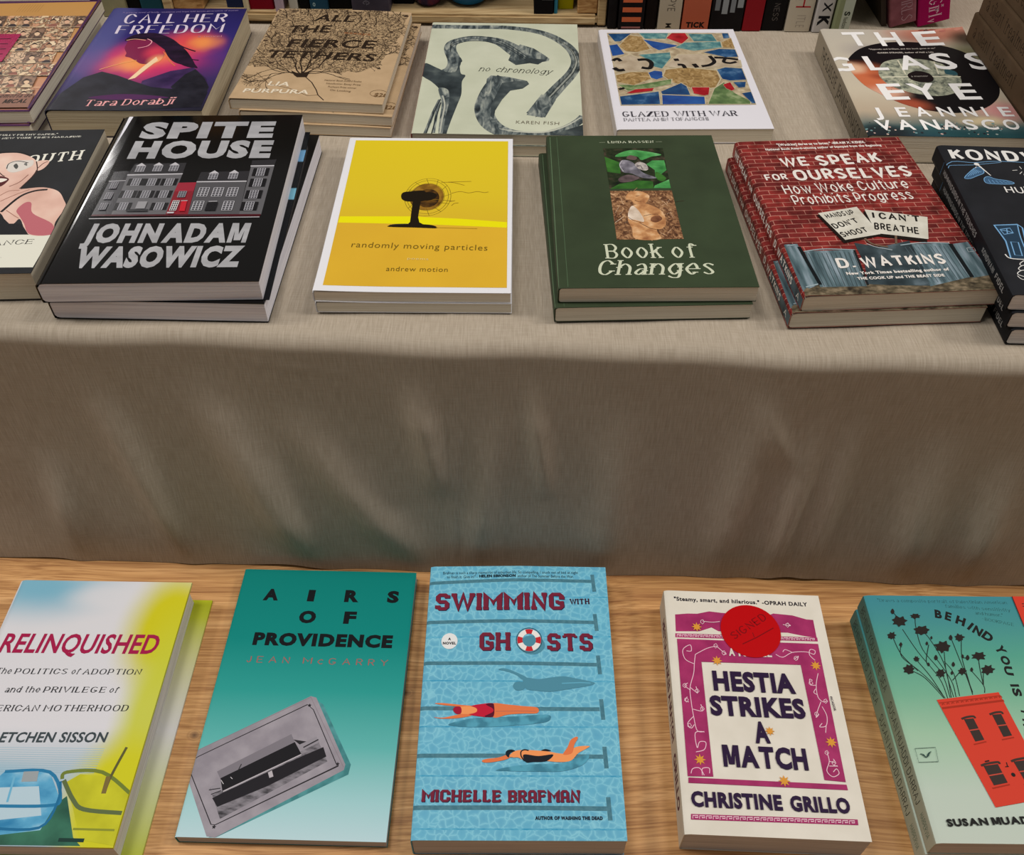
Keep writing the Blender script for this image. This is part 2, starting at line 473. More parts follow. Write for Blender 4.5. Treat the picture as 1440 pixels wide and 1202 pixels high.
def book(name, w, l, t, base, spine, back, pages=None, art=None, curl=None, spine_art=None, rnd=None, bow=None, sk=0.0, hard=False, over=0.0):
    """a closed book lying face up: front_cover (with its print), spine, back_cover, page_block. Origin at the middle of its underside."""
    pages = pages or CREAM
    root = empty(name)
    th = 0.0022 if hard else 0.0004
    r = rnd if rnd is not None else min(.0022, t*.2)
    flat = curl is None
    curl0 = curl
    bow = bow or (lambda x, y: 0.0)
    def left(x):        # the cover rolls over towards the spine
        d = x+w/2
        return -(r*.5)*(1-d/(2*r))**2 if 0 <= d < 2*r else (-(r*.5) if d < 0 else 0)
    # front cover with its print
    bm = bmesh.new()
    mats = [base]
    lay = th
    if art:
        if not flat:
            lay += 1.2e-4
        for polys, mat, held in art.items:
            if mat not in mats:
                mats.append(mat)
            mi = mats.index(mat)
            lay += 0 if held else 7e-6
            for ip, q in enumerate(polys):
                z = lay+3e-7*(ip % 14)
                vs = [bm.verts.new((a, b, z)) for a, b in q]
                try:
                    f = bm.faces.new(vs)
                except ValueError:
                    continue
                f.material_index = mi
                f.normal_update()
                if f.normal.z < 0:
                    f.normal_flip()
        e = 2e-5
        for co, no in (((w/2-e, 0, 0), (1, 0, 0)), ((-w/2+e, 0, 0), (-1, 0, 0)), ((0, l/2-e, 0), (0, 1, 0)), ((0, -l/2+e, 0), (0, -1, 0))):
            bmesh.ops.bisect_plane(bm, geom=bm.verts[:]+bm.edges[:]+bm.faces[:], plane_co=co, plane_no=no, clear_outer=True)
    box(bm, -w/2, w/2+over, -l/2, l/2, 0, th)
    cut(bm, w, l, 12, 12, (-w/2+r*.5, -w/2+r, -w/2+r*1.5, -w/2+2*r))
    setuv(bm, w, l)
    for v in bm.verts:
        v.co.z += t-th+left(v.co.x)+(0 if flat else curl0(v.co.x, v.co.y))+bow(v.co.x, v.co.y)
    fc = mesh_obj('front_cover', bm, mats, root)
    # page block
    bm = bmesh.new()
    i = .003 if hard else .0003
    xl, xr = -w/2+.0006, w/2-(0.004 if hard else .0004)
    zb, zt = th, t-th-1e-5
    prof = [(xl+r*1.3, zb), (xr+sk, zb), (xr, zt), (xl+r*1.8, zt), (xl+r*.7, zt-r*.28), (xl, zt-r*1.1), (xl, zb+r*.8), (xl+r*.4, zb+r*.2)]
    prism(bm, prof, -l/2+i, l/2-i)
    cut(bm, w, l, 10, 8)
    for v in bm.verts:
        v.co.z += bow(v.co.x, v.co.y)*max(0, min(1, v.co.z/t))
    mesh_obj('page_block', bm, [pages], root)
    # spine: a rounded strip joining the two covers
    bm = bmesh.new()
    o_ = -w/2
    outl = [(o_, 0), (o_-th*.6, r*.5), (o_-th, r*1.1), (o_-th, t-r*1.5), (o_-th*.6, t-r*.8), (o_, t-r*.5)]
    inl = [(o_+.0005, t-r*.55), (o_+.0004, t-r*1.5), (o_+.0004, r*1.1), (o_+.0005, .0002)]
    prism(bm, outl+inl, -l/2, l/2)
    mats = [spine]
    if spine_art:
        # (material, text, y from, y to, letter height, z of the baseline, font)
        z_ = 0
        for (mat, s_, ya, yb, h_, zc, fo) in spine_art:
            mat = ink(mat) if isinstance(mat, (str, tuple)) else mat
            if mat not in mats:
                mats.append(mat)
            z_ += 1.5e-5
            if s_ is None:
                q = [(ya, zc), (yb, zc), (yb, zc+h_), (ya, zc+h_)]
                f = bm.faces.new([bm.verts.new((o_-th-z_, a, b)) for a, b in q]); f.material_index = mats.index(mat)
                continue
            if fo[0] == '>':      # set across the spine instead of along it
                fs, wd_ = FONTS[fo[1:]](s_)
                k = (yb-ya)/wd_
                for q in fs:
                    f = bm.faces.new([bm.verts.new((o_-th-z_-1e-5, zc+b*h_, ya+a*k)) for a, b in q])
                    f.material_index = mats.index(mat)
                continue
            fs, wd_ = FONTS[fo](s_)
            k = (ya-yb)/wd_
            for q in fs:
                f = bm.faces.new([bm.verts.new((o_-th-z_-1e-5, ya-a*k, zc+b*h_)) for a, b in q])
                f.material_index = mats.index(mat)
    for v in bm.verts:
        v.co.z += bow(v.co.x, v.co.y)*max(0, min(1, v.co.z/t))
    setuv(bm, w, l)
    mesh_obj('spine', bm, mats, root)
    bm = bmesh.new()
    box(bm, -w/2, w/2+over, -l/2, l/2, 0, th*.9)
    setuv(bm, w, l)
    mesh_obj('back_cover', bm, [back], root)
    return root
def dup(root, label=None, group=None):
    r_ = root.copy(); C.objects.link(r_)
    for ch in list(root.children):
        c = ch.copy(); C.objects.link(c); c.parent = r_
        for g in list(ch.children):
            d = g.copy(); C.objects.link(d); d.parent = c
    if label:
        r_['label'] = label
    if group:
        r_['group'] = group
    return r_
def place(o, x, y, z, yaw):
    o.location = (x, y, z); o.rotation_euler = (0, 0, R(yaw))

# ------------------------------------------------------------------ setting: floor, table, cloth
def carpet():
    bm = bmesh.new(); box(bm, -3.5, 3.5, -2.5, 4, -.05, 0)
    m = noisemat('carpet', [(.35, '4a443f'), (.65, '6a6058')], (300, 300, 300), 6, .95)
    o = mesh_obj('floor', bm, [m]); o['kind'] = 'structure'; tag(o, 'dark carpet floor under the display table', 'floor', kind='structure')
carpet()
def far_wall():
    bm = bmesh.new(); box(bm, -3.5, 3.5, 4, 4.1, 0, 3.0)
    o = mesh_obj('wall_back', bm, [ink('8f877c', .9)]); tag(o, 'plain far wall of the shop behind the display', 'wall', kind='structure')
far_wall()
def woodmat(name, c, scale=(3.0, 95, 95), knots=True, rough=.5):
    m, nt, b = newmat(name, rough, .35)
    v = coords(nt, (1, 1, 1), 'Object')
    n0 = N(nt, 'ShaderNodeTexNoise'); n0.inputs['Scale'].default_value = 3.0; n0.inputs['Detail'].default_value = 2
    nt.links.new(v, n0.inputs['Vector'])
    ma = N(nt, 'ShaderNodeVectorMath', operation='MULTIPLY_ADD')
    nt.links.new(n0.outputs['Color'], ma.inputs[0]); ma.inputs[1].default_value = (.05, .05, .05); nt.links.new(v, ma.inputs[2])
    mp = N(nt, 'ShaderNodeMapping'); mp.inputs['Scale'].default_value = scale
    nt.links.new(ma.outputs[0], mp.inputs['Vector'])
    n = N(nt, 'ShaderNodeTexNoise'); n.inputs['Scale'].default_value = 1.0; n.inputs['Detail'].default_value = 5; n.inputs['Roughness'].default_value = .62
    nt.links.new(mp.outputs[0], n.inputs['Vector'])
    col = ramp(nt, n.outputs['Fac'], [(.28, c[0]), (.45, c[1]), (.58, c[2]), (.75, c[3])])
    mp2 = N(nt, 'ShaderNodeMapping'); mp2.inputs['Scale'].default_value = (scale[0]*5, scale[1]*7, scale[2]*7)
    nt.links.new(ma.outputs[0], mp2.inputs['Vector'])
    n2 = N(nt, 'ShaderNodeTexNoise'); n2.inputs['Scale'].default_value = 1.0; n2.inputs['Detail'].default_value = 3
    nt.links.new(mp2.outputs[0], n2.inputs['Vector'])
    mx = N(nt, 'ShaderNodeMix', data_type='RGBA', blend_type='MULTIPLY'); mx.inputs['Factor'].default_value = 1
    nt.links.new(col, mx.inputs[6]); nt.links.new(ramp(nt, n2.outputs['Fac'], [(.32, 'cfc2b4'), (.6, 'ffffff')]), mx.inputs[7])
    col = mx.outputs[2]
    if knots:
        for (kx, ky, kr) in knots:
            sb = N(nt, 'ShaderNodeVectorMath', operation='SUBTRACT'); nt.links.new(ma.outputs[0], sb.inputs[0]); sb.inputs[1].default_value = (kx+.025, ky+.025, ZL+.025)
            ml = N(nt, 'ShaderNodeVectorMath', operation='MULTIPLY'); nt.links.new(sb.outputs[0], ml.inputs[0]); ml.inputs[1].default_value = (1/(kr*1.3), 1/kr, 0.0)
            ln = N(nt, 'ShaderNodeVectorMath', operation='LENGTH'); nt.links.new(ml.outputs[0], ln.inputs[0])
            k = N(nt, 'ShaderNodeMix', data_type='RGBA')
            nt.links.new(ramp(nt, ln.outputs['Value'], [(0, 'f0f0f0'), (.55, 'a0a0a0'), (.62, '606060'), (.75, '909090'), (1, '000000')]), k.inputs['Factor'])
            nt.links.new(col, k.inputs[6]); k.inputs[7].default_value = rgb('4a2c18'); col = k.outputs[2]
    nt.links.new(col, b.inputs['Base Color'])
    bp = N(nt, 'ShaderNodeBump'); bp.inputs['Strength'].default_value = .15; bp.inputs['Distance'].default_value = .001
    nt.links.new(n2.outputs['Fac'], bp.inputs['Height']); nt.links.new(bp.outputs[0], b.inputs['Normal'])
    return m
def table():
    m = woodmat('honey_pine', ['a67446', 'c4925a', 'd4a269', 'dcad76'], knots=[(-.0774, .3454, .0055), (-.2318, .3123, .005), (.2777, .3195, .003)])
    t = empty('display_table', (0, 0, 0)); tag(t, 'honey pine display table carrying the lower row of books', 'table')
    bm = bmesh.new()
    for y0, y1 in ((-.62, -.352), (-.35, -.102), (-.10, .148), (.15, .55), (.552, .95), (.952, 1.35), (1.352, 1.8)):
        box(bm, -1.3, 1.3, y0, y1, ZL-.04, ZL)
    bmesh.ops.bevel(bm, geom=bm.edges[:], offset=.001, segments=1, affect='EDGES')
    mesh_obj('tabletop', bm, [m], t)
    for x in (-1.22, 1.22):
        for y in (-.54, 1.70):
            bm = bmesh.new(); box(bm, x-.035, x+.035, y-.035, y+.035, 0, ZL-.04)
            mesh_obj('leg', bm, [m], t)
    return t
table()
def clothmat():
    m, nt, b = newmat('beige_cloth', .9, .12)
    v = coords(nt, (1, 1, 1), 'UV')
    def nz(scale, det=2):
        mp = N(nt, 'ShaderNodeMapping'); mp.inputs['Scale'].default_value = scale
        nt.links.new(v, mp.inputs['Vector'])
        n = N(nt, 'ShaderNodeTexNoise'); n.inputs['Scale'].default_value = 1; n.inputs['Detail'].default_value = det
        nt.links.new(mp.outputs[0], n.inputs['Vector']); return n.outputs['Fac']
    a = nz((1000, 60, 1)); c = nz((60, 1100, 1))
    mx = N(nt, 'ShaderNodeMix', data_type='RGBA'); mx.inputs['Factor'].default_value = .35
    nt.links.new(ramp(nt, a, [(.3, '968a79'), (.7, 'afa393')]), mx.inputs[6])
    nt.links.new(ramp(nt, c, [(.3, '998d7c'), (.7, 'afa493')]), mx.inputs[7])
    nt.links.new(mx.outputs[2], b.inputs['Base Color'])
    bp = N(nt, 'ShaderNodeBump'); bp.inputs['Strength'].default_value = .3; bp.inputs['Distance'].default_value = .0008
    nt.links.new(a, bp.inputs['Height']); nt.links.new(bp.outputs[0], b.inputs['Normal'])
    return m
CLOTH = clothmat()
FOLDS = [(60, 640, 110, 810, 35, 5), (110, 525, 270, 810, 36, 6), (262, 525, 450, 810, 55, 8), (400, 570, 600, 810, 50, 7), (575, 505, 610, 640, 30, 5),
 (637, 490, 640, 810, 5, 1.4), (700, 560, 672, 810, 38, 4), (745, 505, 765, 640, 20, 4), (880, 550, 850, 810, 50, 4), (1085, 520, 1000, 830, 45, 5),
 (1155, 545, 1075, 830, 35, 7), (1215, 535, 1125, 820, 32, 6), (1330, 565, 1255, 830, 45, 6), (1425, 600, 1340, 830, 40, 6), (1060, 505, 1100, 600, 22, 3), (255, 492, 440, 508, 5, 1.2)]
def sheet(px, py):
    s_ = (py-485)/325.0
    return ((px-720)*(.495e-3*(1-s_)+.607e-3*s_), s_)
_F = [(sheet(a, b), sheet(c, d), w*.36e-3, h*1.1e-3) for a, b, c, d, w, h in FOLDS]
def fold(x, s_):
    t = 0.0
    for (p, q, w, h) in _F:
        hz = .2355
        dx, dy = q[0]-p[0], (q[1]-p[1])*hz
        L_ = math.hypot(dx, dy)
        ux, uy = dx/L_, dy/L_
        k = ((x-p[0])*ux+((s_-p[1])*hz)*uy)/L_
        d = abs(-(x-p[0])*uy+((s_-p[1])*hz)*ux)
        e = 1.5*h*math.exp(-(d/w)**2)
        q_ = max(0, min(1, (k+.08)/.62)); e *= q_*q_*(3-2*q_)*(1 if k < .8 else max(0, 1-((k-.8)/.55)**2))
        t += e
    for i, (fx, ph, am) in enumerate(((17, .3, .0022), (31, 1.7, .0012), (9, 2.2, .003))):
        t += am*math.sin(fx*(x-.35*s_*(1 if x < 0 else -1)*.235)+ph)*s_
    return t
def cloth():
    xs = []
    x = -1.2
    while x < 1.2001:
        xs.append(x); x += .004 if -.62 < x < .62 else .04
    rows = []
    prof = [('b', 1.75, .20), ('b', 1.30, .20), ('b', 1.185, .20), ('b', 1.178, .19), ('b', 1.176, .1), ('b', 1.174, .01), ('b', 1.168, .001)]  # rear step is out of view, added for its shading behind the books
    for k in range(36):
        prof.append(('t', k/36.0))
    for k in range(9):
        prof.append(('e', k/8.0))
    for k in range(1, 61):
        prof.append(('v', k/60.0))
    bm = bmesh.new(); uvp = {}
    grid = []
    for pr in prof:
        row = []
        for x in xs:
            ye = .4735-.043*x; yf = .4500-.025*x
            r = .011
            ye += .0015*math.sin(x*23)+.001*math.sin(x*51+1)
            if pr[0] == 'b':
                p = (x, pr[1], ZU+pr[2])
            elif pr[0] == 't':
                y = 1.165+(ye+r-1.165)*pr[1]
                wv = -.0012*(math.exp(-((y-ye-.02)/.012)**2))*(1+math.sin(x*60)*math.sin(x*23+2))
                cr = .0006*math.exp(-((x+.0435)/.0015)**2) if y < ye+.05 else 0
                p = (x, y, ZU-.0008+min(0, wv)+cr*.6)
            elif pr[0] == 'e':
                a = R(90*pr[1])
                p = (x, ye+r-r*math.sin(a), ZU-.0008-r+r*math.cos(a))
            else:
                s_ = pr[1]
                f = fold(x, s_)*min(1, s_*3.5)
                low = max(0, s_-.9)*10
                z = (ZU-r)*(1-s_)+(ZL+.0005)*s_
                sm = max(0, (s_-.72)/.28); sm = sm*sm*(3-2*sm)
                y = ye*(1-s_)+yf*s_-f*(1-.8*sm)+.004*math.sin(s_*math.pi)

                p = (x, y, z+low*max(0, .0022*math.sin(x*27+1)+.0015*math.sin(x*61)))
            row.append(bm.verts.new(p))
        grid.append(row)
    uv = bm.loops.layers.uv.verify()
    arc = [0]
    for i in range(1, len(grid)):
        m_ = len(xs)//2
        arc.append(arc[-1]+(grid[i][m_].co-grid[i-1][m_].co).length)
    for i in range(len(grid)-1):
        for j in range(len(xs)-1):
            f = bm.faces.new((grid[i][j], grid[i+1][j], grid[i+1][j+1], grid[i][j+1]))
            for lp, (a, b) in zip(f.loops, ((i, j), (i+1, j), (i+1, j+1), (i, j+1))):
                lp[uv].uv = (xs[b], arc[a])
    o = mesh_obj('tablecloth', bm, [CLOTH], smooth=True)
    tag(o, 'beige woven tablecloth draped over the raised tier and hanging down its front', 'tablecloth')
cloth()

# ------------------------------------------------------------------ books on the lower, wooden tier
def swimming():
    w, l, t = .1440, .2183, .026
    W = watermat('pool_water')
    a = Art(w, l, ((606.1, 796.5), (851.3, 797.5), (882.3, 1182.4), (577.4, 1181.3)), 560, 780, 2.847)
    dark = noisemat('lane_line', [(.4, '50808f'), (.6, '437585')], (300, 300, 300), 3)
    tile = noisemat('tile_line', [(.35, '3d97bd'), (.65, '66b4cf')], (250, 250, 250), 3)
    for y0, y1 in ((172, 170), (330, 328), (503, 508), (687, 690), (884, 887), (1097, 1100)):
        a.line(tile, 1.1, (60, y0), (940, y1))
    for (x0, y0, xm, ym, x1, y1, by0, by1, bx) in ((126, 114, 450, 104, 772, 107, 80, 148, 779), (110, 271, 450, 266, 783, 271, 237, 305, 789), (92, 434, 450, 434, 795, 440, 403, 478, 802),
        (80, 614, 450, 616, 806, 618, 578, 660, 815), (70, 804, 450, 804, 820, 808, 768, 855, 828), (50, 1012, 450, 1012, 835, 1016, 970, 1063, 843)):
        a.line(dark, 3.0, (x0, y0), (xm, ym), (x1, y1), curve=True)
        a.line(dark, 3.0, (bx-3, by0), (bx+6, by1))
    a.text('20303a', 'Brafman is such a sharp memoirist of suburban life. So compelling, I snuck out of bed at night', 180, 79, 720, 78, 11, 'R')
    a.text('20303a', 'to finish it. Give in!" -', 195, 95, 318, 95, 11, 'R'); a.text('14202a', 'HELEN SIMONSON', 324, 93, 470, 92, 11, 'X')
    a.text('20303a', 'author of The Summer Before the War.', 478, 93, 702, 94, 11, 'R')
    navy, red = '2a2440', '742438'
    for d, c in ((2.5, navy), (0, red)):
        a.text(c, 'SWIMMING', 148+d, 222+d, 665+d, 220+d, 66, 'F')
        a.text(c, 'GH', 325+d, 383+d, 447+d, 382+d, 70, 'F')
        a.text(c, 'STS', 598+d, 384+d, 779+d, 384+d, 68, 'F')
        a.text(c, 'MICHELLE', 93+d, 988+d, 412+d, 990+d, 48, 'F')
        a.text(c, 'BRAFMAN', 440+d, 990+d, 728+d, 990+d, 48, 'F')
    a.text('3a1c30', 'WITH', 688, 200, 766, 198, 22, 'F')
    a.text('1d2230', 'AUTHOR OF WASHING THE DEAD', 548, 1061, 819, 1062, 15, 'X')
    a.circ('e2e4e4', (205, 346), 6.3, 6.9); a.text('2a2a30', 'A', 199, 343, 211, 343, 11, 'X'); a.text('2a2a30', 'NOVEL', 178, 360, 231, 360, 11, 'X')
    # life ring
    a.circ('4d8ba0', (535, 362), 10, 8)
    a.ring('26303a', (524, 343), 9.9, .45, 10.6)
    a.ring('e8e4e0', (524, 343), 7.2, 4.0, 7.6)
    for k in range(4):
        a.ring('c22a30', (524, 343), 7.2, 4.0, 7.6, 8, k*90-20, k*90+20)
    # submerged swimmer
    g = '4f8ba0'
    a.blob(g, (460, 523), (470, 510), (490, 508), (505, 515), (503, 538), (478, 543), (464, 536))
    a.blob(g, (503, 494), (560, 498), (610, 492), (660, 487), (710, 495), (780, 510), (783, 518), (760, 525), (700, 535), (650, 543), (610, 548), (560, 545), (510, 535))
    a.blob(g, (402, 460), (420, 455), (450, 462), (505, 486), (520, 500), (498, 500), (470, 480), (430, 466))
    a.line('62aac4', .8, (655, 515), (730, 512), (770, 514))
    # swimmer in red
    sh = noisemat('pool_shadow', [(.4, '3f7f96'), (.6, '55a0b8')], (120, 120, 120), 2)
    a.blob(sh, (200, 680), (300, 655), (450, 648), (590, 640), (610, 655), (580, 672), (450, 685), (300, 690))
    sk, sk2 = 'e07848', 'f0985c'
    a.blob(sk, (146, 595), (180, 594), (250, 601), (300, 606), (290, 616), (240, 608), (180, 602))
    a.blob(sk, (143, 650), (180, 652), (250, 638), (290, 635), (290, 645), (230, 655), (170, 656))
    a.blob(sk, (375, 597), (440, 600), (500, 606), (556, 612), (556, 634), (500, 636), (440, 640), (380, 651))
    a.line('b86a58', .5, (390, 627), (480, 626), (555, 627))
    a.blob('c01c38', (290, 606), (330, 598), (375, 594), (384, 605), (384, 640), (372, 651), (330, 648), (285, 640), (270, 624))
    a.blob('58142c', (350, 599), (378, 595), (384, 610), (384, 636), (375, 651), (345, 647), (378, 630), (378, 616))
    a.blob(sk2, (232, 614), (280, 606), (312, 615), (312, 630), (280, 638), (235, 634))
    a.blob('a01838', (219, 622), (228, 609), (250, 610), (252, 634), (232, 637))
    # swimmer in black
    a.blob(sh, (390, 862), (470, 845), (560, 838), (650, 835), (760, 800), (740, 840), (660, 866), (560, 868), (450, 866))
    a.blob(sk, (335, 824), (355, 817), (400, 812), (440, 800), (455, 806), (430, 820), (380, 830), (345, 832))
    a.blob(sk2, (445, 805), (470, 785), (520, 782), (600, 788), (640, 795), (680, 795), (710, 770), (765, 766), (750, 778), (720, 795), (690, 825), (640, 830), (590, 826), (520, 828), (480, 812), (462, 812))
    a.blob(sk, (660, 800), (678, 770), (690, 742), (712, 729), (719, 735), (705, 760), (695, 795))
    a.blob('1c2028', (502, 800), (560, 806), (620, 800), (595, 826), (540, 830), (510, 830))
    a.line('1c2028', .9, (505, 826), (492, 806), (492, 788), (505, 781), (522, 784), curve=True)
    a.blob('1c2028', (572, 785), (590, 778), (612, 786))
    a.blob('16222c', (430, 800), (434, 785), (452, 780), (468, 786), (448, 795), (442, 812))
    bow = lambda x, y: .0016*max(0, 1-abs(x)/.07)*max(0, y/.11)
    b = book('paperback_book', w, l, t, W, ink('4f94b0'), ink('5fa8c4'), pagemat('grey_pages', 'bdb9b5', 'a8a4a0'), a, bow=bow,
             spine_art=[('742438', 'SWIMMING WITH GHOSTS', .09, -.03, .011, .008, 'F')])
    place(b, .0061, .3285, ZL, .14)
    tag(b, 'pool-blue paperback with swimmers in lanes on its cover, on the wooden table', 'book')
swimming()
def airs():
    w, l, t = .1445, .2189, .010
    base = gradmat('teal_fade', [(0, 'b9d6dc'), (.12, '9fcdd0'), (.3, '5fb4b0'), (.5, '2b9a93'), (.7, '0a857e'), (1, '067a72')])
    a = Art(w, l, ((345.3, 799.9), (585.6, 805.2), (542.9, 1184.2), (245.6, 1176.5)), 230, 780, 2.849)
    k = '14171a'
    for ch, x0, x1, y0, h in (('A', 396, 457, 182, 47), ('I', 573, 601, 186, 47), ('R', 722, 780, 189, 49), ('S', 893, 940, 192, 48)):
        a.text(k, ch, x0, y0, x1, y0+1, h, 'X')
    a.text(k, 'O', 538, 273, 606, 274, 50, 'X'); a.text(k, 'F', 718, 276, 768, 277, 50, 'X')
    a.text(k, 'PROVIDENCE', 354, 361, 914, 374, 52, 'X')
    a.text('a0605c', 'J E A N   M c G A R R Y', 330, 430, 898, 446, 26, 'M')
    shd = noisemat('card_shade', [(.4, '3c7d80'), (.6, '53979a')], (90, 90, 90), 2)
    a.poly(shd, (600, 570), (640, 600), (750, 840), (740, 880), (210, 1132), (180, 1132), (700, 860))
    a.poly(noisemat('card_grey', [(.35, '8d8790'), (.65, 'a09aa2')], (60, 60, 60), 4), (100, 800), (590, 566), (612, 572), (728, 840), (722, 862), (205, 1133), (172, 1128), (98, 900))
    a.line('2a282c', .6, (118, 818), (576, 600), (600, 620), (692, 838), (700, 845), (206, 1082), (190, 1080), (106, 868))
    a.line('8a8088', .5, (100, 800), (590, 570), (720, 850))
    for p in ((585, 603), (697, 838), (202, 1090)):
        a.star('2a282c', p, 1.6, 5)
    ph = noisemat('old_photo', [(.3, '3a383c'), (.5, '77737a'), (.7, '8f8b92')], (120, 300, 100), 5, rot=.45)
    a.poly(ph, (186, 935), (612, 728), (656, 828), (226, 1058))
    a.poly('938e96', (186, 930), (612, 728), (622, 752), (196, 962))
    a.poly('7d7880', (214, 868), (512, 718), (526, 752), (228, 898))
    a.poly('1d1c20', (228, 895), (526, 750), (552, 798), (236, 950))
    a.line('b8b2b8', .9, (238, 948), (552, 800))
    a.poly('232126', (195, 975), (240, 952), (556, 806), (640, 770), (652, 808), (420, 925), (215, 1010))
    a.poly('b8b2b8', (418, 872), (434, 864), (440, 888), (424, 894))
    a.line('302e32', .7, (300, 862), (312, 838)); a.line('d0ccd0', .4, (230, 902), (240, 918)); a.line('d0ccd0', .4, (268, 890), (276, 898))
    a.line('232126', .6, (182, 942), (228, 935)); a.line('232126', .6, (190, 960), (230, 945)); a.poly('2a282c', (520, 740), (572, 748), (545, 760))
    a.line('2a282c', .9, (560, 772), (620, 740))
    b = book('paperback_book', w, l, t, base, ink('0a7a74'), ink('0a7a74'), pagemat('grey_pages', 'bdb9b5', 'a8a4a0'), a, rnd=.0012)
    place(b, -.1540, .3341, ZL, -1.10)
    tag(b, 'slim teal paperback with an old grey photograph tilted across its cover, on the wooden table', 'book')
airs()
def hestia():
    w, l, t = .1236, .1911, .028
    cr = noisemat('cream_cover', [(.35, 'd8d2c4'), (.65, 'e0dacd')], (40, 40, 40), 3)
    mg = noisemat('magenta_print', [(.35, '96295c'), (.65, 'a83468')], (70, 70, 70), 4)
    a = Art(w, l, ((933.7, 829.8), (1150.5, 837.6), (1226.4, 1183.8), (963.1, 1172.6)), 900, 800, 2.991)
    pk, pu, gd = 'e8c4d0', '2c1b3a', 'd8963a'
    a.text('26222a', '"Steamy, smart, and hilarious." -OPRAH DAILY', 143, 133, 705, 158, 17, 'H')
    a.poly(mg, (147, 191), (200, 187), (240, 188), (290, 178), (340, 184), (420, 190), (540, 195), (560, 187), (640, 195), (700, 212), (728, 214), (743, 290), (690, 282), (620, 268), (330, 262), (300, 246), (250, 262), (150, 262))
    for (x0, y0, x1, y1, hh) in ((148, 270, 745, 305, 17), (214, 1030, 915, 1078, 24)):
        a.poly(mg, (x0, y0), (x1, y1-hh), (x1+3, y1), (x0, y0+hh))
        n = 26 if hh < 20 else 24
        for k in range(n):
            xa = x0+8+(x1-x0-14)*k/n; s_ = (x1-x0-14)/n
            ya = y0+(y1-hh-y0)*k/n
            u = lambda p, q: (xa+s_*p, ya+hh*q+hh*.03)
            a.line(pk, .45, u(0, .8), u(0, .25), u(.75, .27), u(.75, .62), u(.35, .6), u(.35, .48))
    a.poly(mg, (155, 294), (748, 316), (865, 897), (775, 888), (675, 404), (258, 391), (308, 874), (200, 872))
    a.poly(mg, (203, 877), (868, 908), (874, 931), (203, 900))
    vines = [[(270, 868), (250, 838), (222, 840), (214, 860)], [(262, 868), (262, 840), (290, 838), (292, 860)], [(235, 770), (270, 760), (276, 730), (250, 728), (240, 752), (232, 690), (270, 685), (240, 680), (225, 620), (215, 560), (210, 500), (225, 440), (228, 400), (232, 360)],
        [(232, 360), (280, 335), (320, 325)], [(228, 400), (190, 380), (180, 340), (210, 320), (215, 345), (195, 345)], [(212, 500), (240, 520), (235, 495)], [(212, 510), (188, 492), (200, 480)], [(222, 590), (262, 598), (255, 570)], [(225, 620), (200, 650), (215, 670), (228, 655)], [(205, 560), (190, 555), (198, 538)],
        [(320, 325), (350, 350), (362, 358), (348, 362)], [(335, 222), (300, 225), (262, 220)], [(570, 360), (600, 372), (640, 352), (700, 350), (730, 360), (735, 345), (715, 340), (712, 362), (735, 385)], [(640, 352), (610, 340), (600, 350)], [(650, 380), (665, 368), (660, 384)],
        [(748, 440), (740, 490), (748, 540), (770, 560), (785, 555)], [(740, 490), (718, 488), (712, 465), (725, 470)], [(745, 530), (730, 520), (738, 505)], [(760, 560), (745, 600), (740, 625), (752, 612)], [(765, 580), (785, 620), (782, 660), (755, 665), (765, 650)], [(782, 660), (780, 690)], [(600, 235), (632, 240), (618, 230)],
        [(785, 770), (795, 810), (785, 850), (810, 875), (836, 862), (826, 842), (812, 855)], [(795, 810), (820, 815), (812, 800)], [(795, 830), (830, 830), (812, 828)]]
    for v in vines:
        a.line(pk, .5, *v, curve=True)
    for (x, y) in ((262, 224), (318, 325), (188, 492), (240, 515), (195, 552), (262, 590), (208, 660), (620, 238), (655, 378), (718, 482), (780, 558), (742, 612), (785, 775), (815, 818), (352, 355)):
        a.line(pk, .45, (x-7, y-6), (x+1, y-10), (x+8, y), (x, y+9), (x-8, y+2), closed=True)
    for (x, y) in ((238, 245), (323, 387), (738, 408), (803, 730), (252, 803), (606, 893), (545, 683)):
        a.star(gd, (x, y), 4.2 if x != 545 else 3.6, 8, .48)
    for t_, x0, y0, x1, y1, h in (('HESTIA', 310, 512, 657, 527, 84), ('STRIKES', 298, 616, 700, 632, 84), ('A', 486, 734, 550, 735, 92), ('MATCH', 352, 832, 710, 849, 92)):
        a.text(pu, t_, x0, y0, x1, y1, h, 'G')
    a.text(pu, 'CHRISTINE', 217, 1000, 602, 1018, 66, 'G'); a.text(pu, 'GRILLO', 636, 1020, 888, 1031, 66, 'G')
    a.text('d8cfc4', 'A', 374, 367, 400, 368, 32, 'H'); a.text('d8cfc4', 'NOVEL', 415, 369, 555, 373, 30, 'H')
    a.text('3a2a3a', 'PICADOR', 797, 538, 815, 598, 9, 'B')
    b = book('paperback_book', w, l, t, cr, noisemat('cream_spine', [(.3, 'b9b2a2'), (.7, 'c6bfae')], (40, 40, 40)), cr, pagemat('grey_pages', 'bdb9b5', 'a8a4a0'), a,
             spine_art=[('4a2038', 'HESTIA STRIKES A MATCH', .075, -.025, .012, .009, 'G'), ('4a2038', 'GRILLO', -.035, -.075, .012, .009, 'G')])
    bm = bmesh.new()
    st = Art(w, l, ((933.7, 829.8), (1150.5, 837.6), (1226.4, 1183.8), (963.1, 1172.6)), 900, 800, 2.991)
    cx, cy = st.pt((464, 262))
    n = 48
    rr, rt = .0232, .0228
